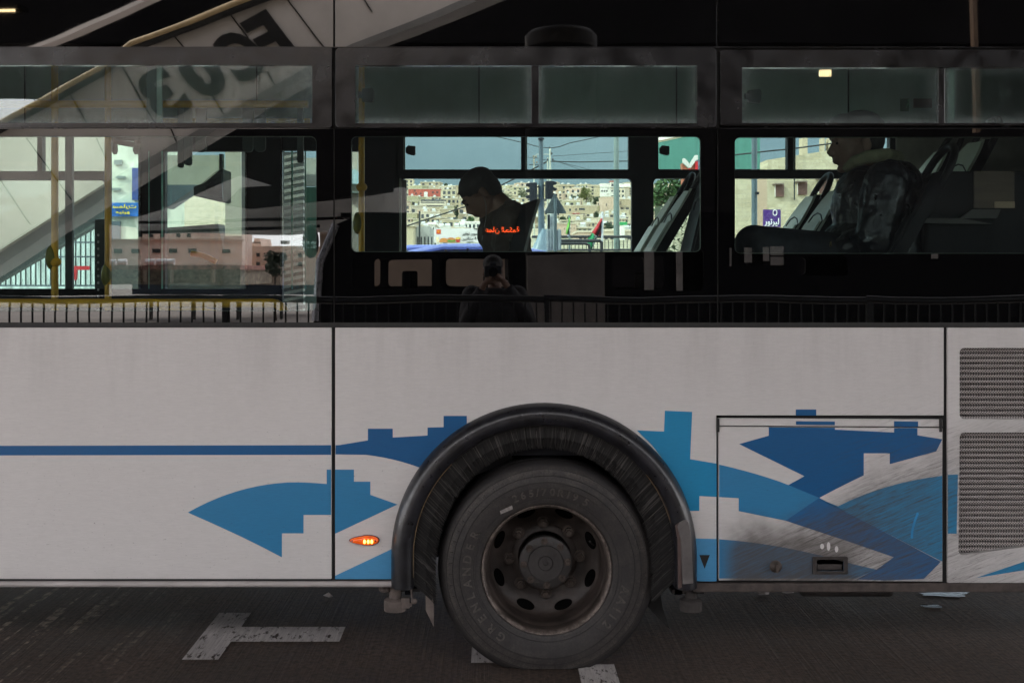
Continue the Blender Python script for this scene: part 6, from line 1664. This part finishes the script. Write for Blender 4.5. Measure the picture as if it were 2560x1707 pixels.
# pale curved arch strip outside at the left edge of the middle window
aw = thing('arched_wall', P(885, 600, 8), 'pale wall with arched opening behind the yellow pole of the middle window', 'wall')
rawp([(850, 380), (915, 380), (915, 640), (850, 640)], 8, .3, 'wall', M_ramp, aw)
rawp([(850, 424), (890, 424), (896, 432), (898, 445), (898, 460), (850, 460)], 7.9, .09, 'opening', mat('sky_blue_panel', (.42, .60, .64), .4), aw)
rawp([(850, 478), (915, 480), (915, 484), (850, 481)], 7.9, .09, 'ledge', M_galv, aw)

# ================================================================== PEOPLE
def remesh(mb, name, m_, parent, vox=.008, sm=4, rough=0):
    o = mb.build(name, m_, parent, norm=True)
    r_ = o.modifiers.new('voxel', 'REMESH'); r_.mode = 'VOXEL'; r_.voxel_size = vox; r_.use_smooth_shade = True
    s_ = o.modifiers.new('smooth', 'SMOOTH'); s_.iterations = sm; s_.factor = .6
    return o
def wrinkle(o, size, strength):
    t = bpy.data.textures.new('cloth_folds', 'CLOUDS'); t.noise_scale = size; t.noise_depth = 3; t.noise_type = 'HARD_NOISE'
    d = o.modifiers.new('folds', 'DISPLACE'); d.texture = t; d.strength = strength; d.mid_level = .35; d.texture_coords = 'LOCAL'
    return o
def hand(mb, wrist, fwd, across, curl, side=1):
    """palm, four unequal curled fingers and a side thumb, merged into the body"""
    f = Vector(fwd).normalized(); a = Vector(across).normalized(); c_ = Vector(curl).normalized(); w_ = Vector(wrist)
    mb.tube([w_, w_ + f * .03, w_ + f * .09], [.026, .030, .030], 10, flat=.8); mb.ell(w_ + f * .055, (.040, .026, .040))
    for i, (o_, l_) in enumerate(((-.033, .066), (-.011, .076), (.011, .071), (.033, .056))):
        b0 = w_ + f * .088 + a * o_; p1 = b0 + f * l_ * .42 + c_ * .006; p2 = p1 + (f * .5 + c_ * .8).normalized() * l_ * .36; p3 = p2 + (f * -.1 + c_).normalized() * l_ * .26
        mb.tube([b0 - f * .02, b0, p1, p2, p3], [.0095, .0098, .0088, .0080, .0066], 8); mb.ell(p3, .0064, nu=8, nv=6)
    t0 = w_ + f * .028 - a * .030 * side; t1 = t0 + (f * .5 - a * .8 * side).normalized() * .034; t2 = t1 + (f * .9 + c_ * .3 - a * .1 * side).normalized() * .030
    mb.tube([t0 + a * .01 * side, t0, t1, t2], [.014, .013, .010, .0075], 8); mb.ell(t2, .0075, nu=8, nv=6)
def Rm(ang): return Matrix.Rotation(ang, 3, 'Y')
def head(mb, c, tilt, s=1.0, yaw=0.0):
    """head facing -x before yaw; tilt > 0 bows forward. returns transform"""
    M_ = Matrix.Rotation(yaw, 3, 'Z') @ Matrix.Rotation(-tilt, 3, 'Y'); c = Vector(c)
    def T(x, y, z): return c + M_ @ (Vector((x, y, z)) * s)
    mb.ell(T(.012, 0, .045), (.098 * s, .076 * s, .082 * s), M_); mb.ell(T(-.030, 0, -.015), (.058 * s, .062 * s, .085 * s), M_)
    mb.ell(T(.0, 0, -.035), (.062 * s, .058 * s, .06 * s), M_)
    mb.ell(T(-.062, 0, -.092), (.020 * s, .024 * s, .017 * s), M_)            # chin
    mb.tube([T(-.058, 0, -.085), T(-.005, .045, -.065), T(.03, .058, -.03)], [.016 * s, .018 * s, .016 * s], 8)
    mb.tube([T(-.058, 0, -.085), T(-.005, -.045, -.065), T(.03, -.058, -.03)], [.016 * s, .018 * s, .016 * s], 8)
    mb.tube([T(-.083, 0, .020), T(-.100, 0, -.012), T(-.110, 0, -.030)], [.009 * s, .011 * s, .013 * s], 8)   # nose
    mb.ell(T(-.100, .010, -.032), .009 * s, nu=8, nv=6); mb.ell(T(-.100, -.010, -.032), .009 * s, nu=8, nv=6)
    mb.ell(T(-.086, 0, .030), (.012 * s, .050 * s, .010 * s), M_)             # brow
    mb.ell(T(-.087, 0, -.053), (.011 * s, .024 * s, .0065 * s), M_); mb.ell(T(-.084, 0, -.065), (.011 * s, .021 * s, .0075 * s), M_)
    for sy in (-1, 1):
        mb.ell(T(-.074, sy * .032, .008), (.012 * s, .015 * s, .011 * s), M_)
        mb.ell(T(.018, sy * .078, -.008), (.020 * s, .008 * s, .032 * s), M_)  # ear
    return T, M_
def face_bits(T, M_, par, s=1.0):
    for sy in (-1, 1):
        MB().ell(T(-.0835, sy * .032, .008), (.006 * s, .010 * s, .006 * s), M_, 10, 8).build('eye', mat('eye_dark', (.02, .015, .012), .2), par, smooth=60)
        MB().tube([T(-.094, sy * .012, .032), T(-.093, sy * .034, .038), T(-.080, sy * .052, .030)], .004 * s, 6).build('eyebrow', M_hair, par)
def legs(mb, hip, knee, foot, r=(.095, .072, .05)):
    mb.tube([hip, Vector(hip).lerp(Vector(knee), .5), knee], [r[0], r[0] * .92, r[1]], 14); mb.tube([knee, Vector(knee).lerp(Vector(foot), .4), foot], [r[1], r[1] * .88, r[2]], 14); mb.ell(knee, r[1] * 1.02)
M_leather = mat('black_leather_jacket', (.005, .007, .011), .34, .5, 10, bmp=1.0, bscale=22, spec=1.6)
M_fleece = mat('olive_fleece_collar', (.24, .23, .14), .9, .2, 30, bmp=.6, bscale=120)
M_trous = mat('dark_navy_trousers', (.014, .018, .026), .75, .25, 12, bmp=.3, bscale=25)
M_hood = mat('reflection_tinted_coat', (.070, .052, .042), .75, .3, 10, bmp=.6, bscale=14)  # colour lifted to brown for the window reflection lying over the coat
M_shoe = mat('black_shoe', (.012, .012, .012), .5)
# ---- man in leather jacket, right window
y2 = .50
def Q(px, py, y=y2): return P(px, py, y)
man = thing('person', (X(2190, y2), y2, .95), 'seated man in black leather jacket with fleece collar facing left in the right window', 'person')
bd = MB(); hc = Q(2140, 362)
T2, R2 = head(bd, hc, R(4), 1.12)
nb = Q(2190, 440); bd.tube([T2(.02, 0, -.05), nb], [.056, .062], 14)
chest = Q(2205, 520); pel = Q(2222, 668)
bd.tube([nb, chest, pel], [.10, .14, .13], 16)
kn_n, kn_f = Q(1885, 612, y2 - .10), Q(1990, 640, y2 + .12)
legs(bd, pel + Vector((-.02, -.09, .0)), kn_n, kn_n + Vector((.04, .0, -.46)), (.085, .062, .045)); legs(bd, pel + Vector((-.02, .09, 0)), kn_f, kn_f + Vector((.02, 0, -.44)), (.085, .062, .045))
sh_n, el_n, wr_n = Q(2218, 452, y2 - .20), Q(2185, 600, y2 - .24), Q(2085, 628, y2 - .12)
sh_f, el_f, wr_f = Q(2205, 452, y2 + .19), Q(2150, 600, y2 + .20), Q(2070, 640, y2 + .06)
for a, b_, c_ in ((sh_n, el_n, wr_n), (sh_f, el_f, wr_f)): bd.tube([a, b_, c_], [.048, .040, .026], 12)
hand(bd, wr_n, (-1, .2, -.1), (0, 1, 0), (-.2, 0, -1)); hand(bd, wr_f, (-1, -.2, -.1), (0, 1, 0), (-.2, 0, -1), -1)
body = remesh(bd, 'body', mat('shaded_skin_tone', (.22, .13, .095), .5, .15, 12, bmp=.15, bscale=90), man, .007, 2)
face_bits(T2, R2, body, 1.12)
jk = MB(); jk.tube([nb + Vector((.03, 0, -.02)), Q(2200, 480), Q(2200, 560), pel + Vector((0, 0, -.02))], [.125, .20, .21, .20], 22, flat=.86)
jk.ell(Q(2215, 462), (.15, .24, .11)); jk.ell(Q(2165, 520), (.15, .20, .19)); jk.ell(Q(2230, 540), (.12, .21, .21)); jk.ell(Q(2150, 600), (.17, .20, .10))
for a, b_, c_ in ((sh_n, el_n, wr_n), (sh_f, el_f, wr_f)): jk.tube([a + Vector((0, 0, .01)), a.lerp(b_, .45), b_, b_.lerp(c_, .6), c_ + (b_ - c_) * .12], [.092, .096, .092, .068, .056], 16); jk.ell(a, (.10, .085, .09)); jk.ell(b_, .090)
# folded sleeve creases
rnd = random.Random(9)
for k in range(14):
    t = rnd.random(); a = sh_n.lerp(el_n, t); an = rnd.uniform(-.5, .9)
    c0 = a + Vector((-.07 * math.cos(an), -.055, -.02)); c1 = a + Vector((.07, -.05, .05 * math.cos(an * 2)))
    jk.tube([c0, (c0 + c1) / 2 + Vector((0, -.026, rnd.uniform(-.02, .02))), c1], [.006, .011, .006], 6)
wrinkle(remesh(jk, 'leather_jacket', M_leather, man, .007, 2), .11, .022)
co_ = MB(); co_.tube([Q(2112, 424, y2 - .045), Q(2135, 405, y2 - .095), Q(2170, 392, y2 - .11), Q(2215, 388, y2 - .085), Q(2243, 396, y2), Q(2215, 388, y2 + .085), Q(2170, 392, y2 + .11), Q(2130, 408, y2 + .09), Q(2112, 424, y2 + .04)], [.018, .026, .030, .032, .034, .032, .030, .026, .018], 12)
remesh(co_, 'fleece_collar', M_fleece, man, .008, 2)
tr_ = MB(); legs(tr_, pel + Vector((-.02, -.09, .0)), kn_n, kn_n + Vector((.03, .0, -.40)), (.118, .086, .065)); legs(tr_, pel + Vector((-.02, .09, 0)), kn_f, kn_f + Vector((.02, 0, -.38)), (.118, .086, .065)); tr_.ell(pel, (.16, .18, .12))
remesh(tr_, 'trousers', M_trous, man, .010, 3)
hr = MB(); 
hr.ell(T2(.018, 0, .062), (.112, .088, .083), R2); hr.ell(T2(.050, 0, .02), (.072, .084, .085), R2); hr.ell(T2(-.045, 0, .090), (.060, .066, .040), R2)
remesh(hr, 'hair', M_hair, man, .006, 2)
for ft in (kn_n + Vector((.02, 0, -.50)), kn_f + Vector((0, 0, -.48))): MB().ell(ft + Vector((-.05, 0, 0)), (.14, .048, .045)).build('shoe', M_shoe, man, smooth=60)
MB().pbox(2075, 2079, 604, 617, y2 - .26, y2 - .25).build('zip_pull', mat('brass_zip', (.3, .24, .12), .3, metal=1), man)
# ---- bowed man, middle window
y1 = .62
bow = thing('person', (X(1262, y1), y1, .95), 'man with bowed head in a hooded coat at the middle window', 'person')
Q1 = lambda px, py, y=y1: P(px, py, y)
bd = MB(); T1, R1 = head(bd, Q1(1203, 488), R(42), .90)
nb = Q1(1262, 528); bd.tube([T1(.03, 0, -.04), nb], [.052, .06], 14)
pel = Q1(1290, 700); chest = Q1(1268, 590); bd.tube([nb, chest, pel], [.07, .09, .09], 16)
for sy in (-.1, .1):
    kn = pel + Vector((-.45, sy * 1.1, .01)); legs(bd, pel + Vector((-.02, sy * .85, 0)), kn, kn + Vector((.0, 0, -.36)), (.08, .06, .04))
arms = []
for sy, sd in ((-.18, 1), (.18, -1)):
    a = Q1(1275, 556, y1 + sy); b_ = Q1(1262, 668, y1 + sy * 1.15); c_ = Q1(1188, 668, y1 + sy * .45); arms.append((a, b_, c_)); bd.tube([a, b_, c_], [.046, .038, .026], 12)
    hand(bd, c_, (-1, 0, .25), (0, 1, 0), (-.1, 0, 1), sd)
body = remesh(bd, 'body', M_skin, bow, .007, 2); face_bits(T1, R1, body)
jk = MB(); jk.tube([nb + Vector((0, 0, -.01)), Q1(1262, 575), Q1(1268, 640), pel], [.118, .155, .175, .175], 20, flat=.66); jk.ell(Q1(1278, 558), (.085, .2, .07)); jk.ell(Q1(1235, 585), (.07, .15, .10))
for a, b_, c_ in arms: jk.tube([a, a.lerp(b_, .5), b_, b_.lerp(c_, .7), c_ + (b_ - c_) * .1], [.074, .070, .062, .052, .046], 14); jk.ell(a, .078)
jk.tube([Q1(1262, 508, y1 - .06), Q1(1282, 516, y1 - .08), Q1(1312, 535, y1 - .03), Q1(1318, 542, y1), Q1(1312, 535, y1 + .03), Q1(1282, 516, y1 + .08), Q1(1262, 508, y1 + .06)], [.020, .032, .030, .028, .030, .032, .020], 12)
jk.tube([Q1(1205, 552, y1 - .05), Q1(1235, 540, y1 - .085), Q1(1268, 520, y1 - .09)], [.018, .024, .026], 10); jk.tube([Q1(1205, 552, y1 + .05), Q1(1235, 540, y1 + .085), Q1(1268, 520, y1 + .09)], [.018, .024, .026], 10)
wrinkle(remesh(jk, 'hooded_coat', M_hood, bow, .008, 2), .10, .024)
hr = MB(); hr.ell(T1(.018, 0, .056), (.092, .076, .072), R1); hr.ell(T1(.050, 0, .01), (.060, .073, .078), R1); hr.ell(T1(-.032, 0, .074), (.042, .050, .030), R1)
rnd = random.Random(2)
for k in range(5):
    an = rnd.uniform(-.3, 1.2); p0 = T1(-.085 + .02 * abs(an), .05 * an, .085 - .01 * abs(an)); hr.tube([p0, p0 + Vector((-.006, 0, .004)) + Vector((rnd.gauss(0, .006), 0, rnd.gauss(0, .006))), p0 + Vector((-.008 + rnd.gauss(0, .004), 0, -.020 + rnd.gauss(0, .008)))], .0035, 5)
remesh(hr, 'hair', M_hair, bow, .005, 1)
tr_ = MB()
for sy in (-.1, .1):
    kn = pel + Vector((-.45, sy * 1.1, .01)); legs(tr_, pel + Vector((-.02, sy * .85, 0)), kn, kn + Vector((.0, 0, -.30)), (.10, .08, .06))
remesh(tr_, 'trousers', M_trous, bow, .010, 3)
MB().tube([T1(.0, -.083, -.02), T1(-.02, -.10, -.06), Q1(1215, 545, y1 - .10), Q1(1205, 600, y1 - .12)], .0013, 5).build('earphone_cord', mat('white_cord', (.25, .25, .25), .5), bow)
ph = MB().box(-.036, .036, -.004, .004, -.075, .075).build('phone', M_blk, None, bevel=.004); ph.location = Q1(1158, 662); ph.rotation_euler = (R(20), R(-40), R(80)); ph.name = 'mobile_phone'
tag(ph, 'black phone held in the hands of the bowed man', 'phone')
# ---- photographer behind the camera, seen mirrored
yp_ = -5.02
pho = thing('person', (0, yp_, .05), 'photographer in a dark jacket holding a camera, reflected below the middle window', 'person')
bd = MB(); hc = Vector((.0, yp_ - .02, 1.60)); T3, R3 = head(bd, hc, R(4), 1.0, R(-90))
nb = Vector((.02, yp_ - .02, 1.43)); pel = Vector((.02, yp_, .95)); bd.tube([T3(.02, 0, -.05), nb], [.05, .058], 14); bd.tube([nb, Vector((.02, yp_, 1.25)), pel], [.08, .11, .11], 16)
for sx_ in (-.1, .1): legs(bd, pel + Vector((sx_, 0, -.02)), pel + Vector((sx_ * 1.2, .02, -.45)), Vector((.02 + sx_ * 1.3, yp_, .12)))
arms = [(Vector((.20, yp_, 1.40)), Vector((.31, yp_ + .05, 1.16)), Vector((.09, yp_ + .13, 1.52))), (Vector((-.17, yp_, 1.40)), Vector((-.23, yp_ + .06, 1.15)), Vector((-.07, yp_ + .13, 1.50)))]
for i, (a, b_, c_) in enumerate(arms): bd.tube([a, b_, c_], [.046, .038, .026], 12); hand(bd, c_, (-.7 if i == 0 else .7, .1, .6), (0, 1, 0), (-1 if i == 0 else 1, 0, -.2), 1 if i else -1)
body = remesh(bd, 'body', M_skin, pho, .009, 2); face_bits(T3, R3, body)
jk = MB(); jk.tube([nb, Vector((.02, yp_, 1.30)), Vector((.02, yp_, 1.1)), Vector((.02, yp_, .86))], [.10, .165, .17, .17], 22, flat=1.2); jk.ell(Vector((.02, yp_, 1.38)), (.25, .12, .09))
for a, b_, c_ in arms: jk.tube([a, a.lerp(b_, .5), b_, b_.lerp(c_, .6), c_ + (b_ - c_) * .12], [.085, .078, .068, .056, .048], 14); jk.ell(a, .09)
remesh(jk, 'jacket', mat('dark_outdoor_jacket', (.020, .017, .020), .7, .3, 8, bmp=.4, bscale=14), pho, .012, 3)
tr_ = MB()
for sx_ in (-.1, .1): legs(tr_, pel + Vector((sx_, 0, -.02)), pel + Vector((sx_ * 1.2, .02, -.45)), Vector((.02 + sx_ * 1.3, yp_, .14)), (.11, .085, .065)); MB().ell((.02 + sx_ * 1.3, yp_ + .06, .10), (.05, .14, .05)).build('shoe', M_shoe, pho, smooth=60)
remesh(tr_, 'trousers', M_trous, pho, .012, 3)
hr = MB(); hr.ell(T3(.020, 0, .058), (.105, .085, .080), R3); hr.ell(T3(.05, 0, .01), (.07, .083, .085), R3); remesh(hr, 'hair', M_hair, pho, .008, 2)
cmr = thing('handheld_camera', (0, yp_ + .16, 1.60), 'black camera held up to the face of the reflected photographer', 'camera')
MB().box(-.07, .07, yp_ + .115, yp_ + .16, 1.555, 1.645).box(-.03, .03, yp_ + .115, yp_ + .155, 1.645, 1.675).build('camera_body', M_blk, cmr, bevel=.008)
q = MB(); q.lathe([(0, yp_ + .205), (.030, yp_ + .205), (.036, yp_ + .212), (.038, yp_ + .19), (.038, yp_ + .158)], 0, 1.595, 28); q.build('lens', mat('lens_black', (.01, .01, .012), .1, coat=1), cmr, smooth=40)
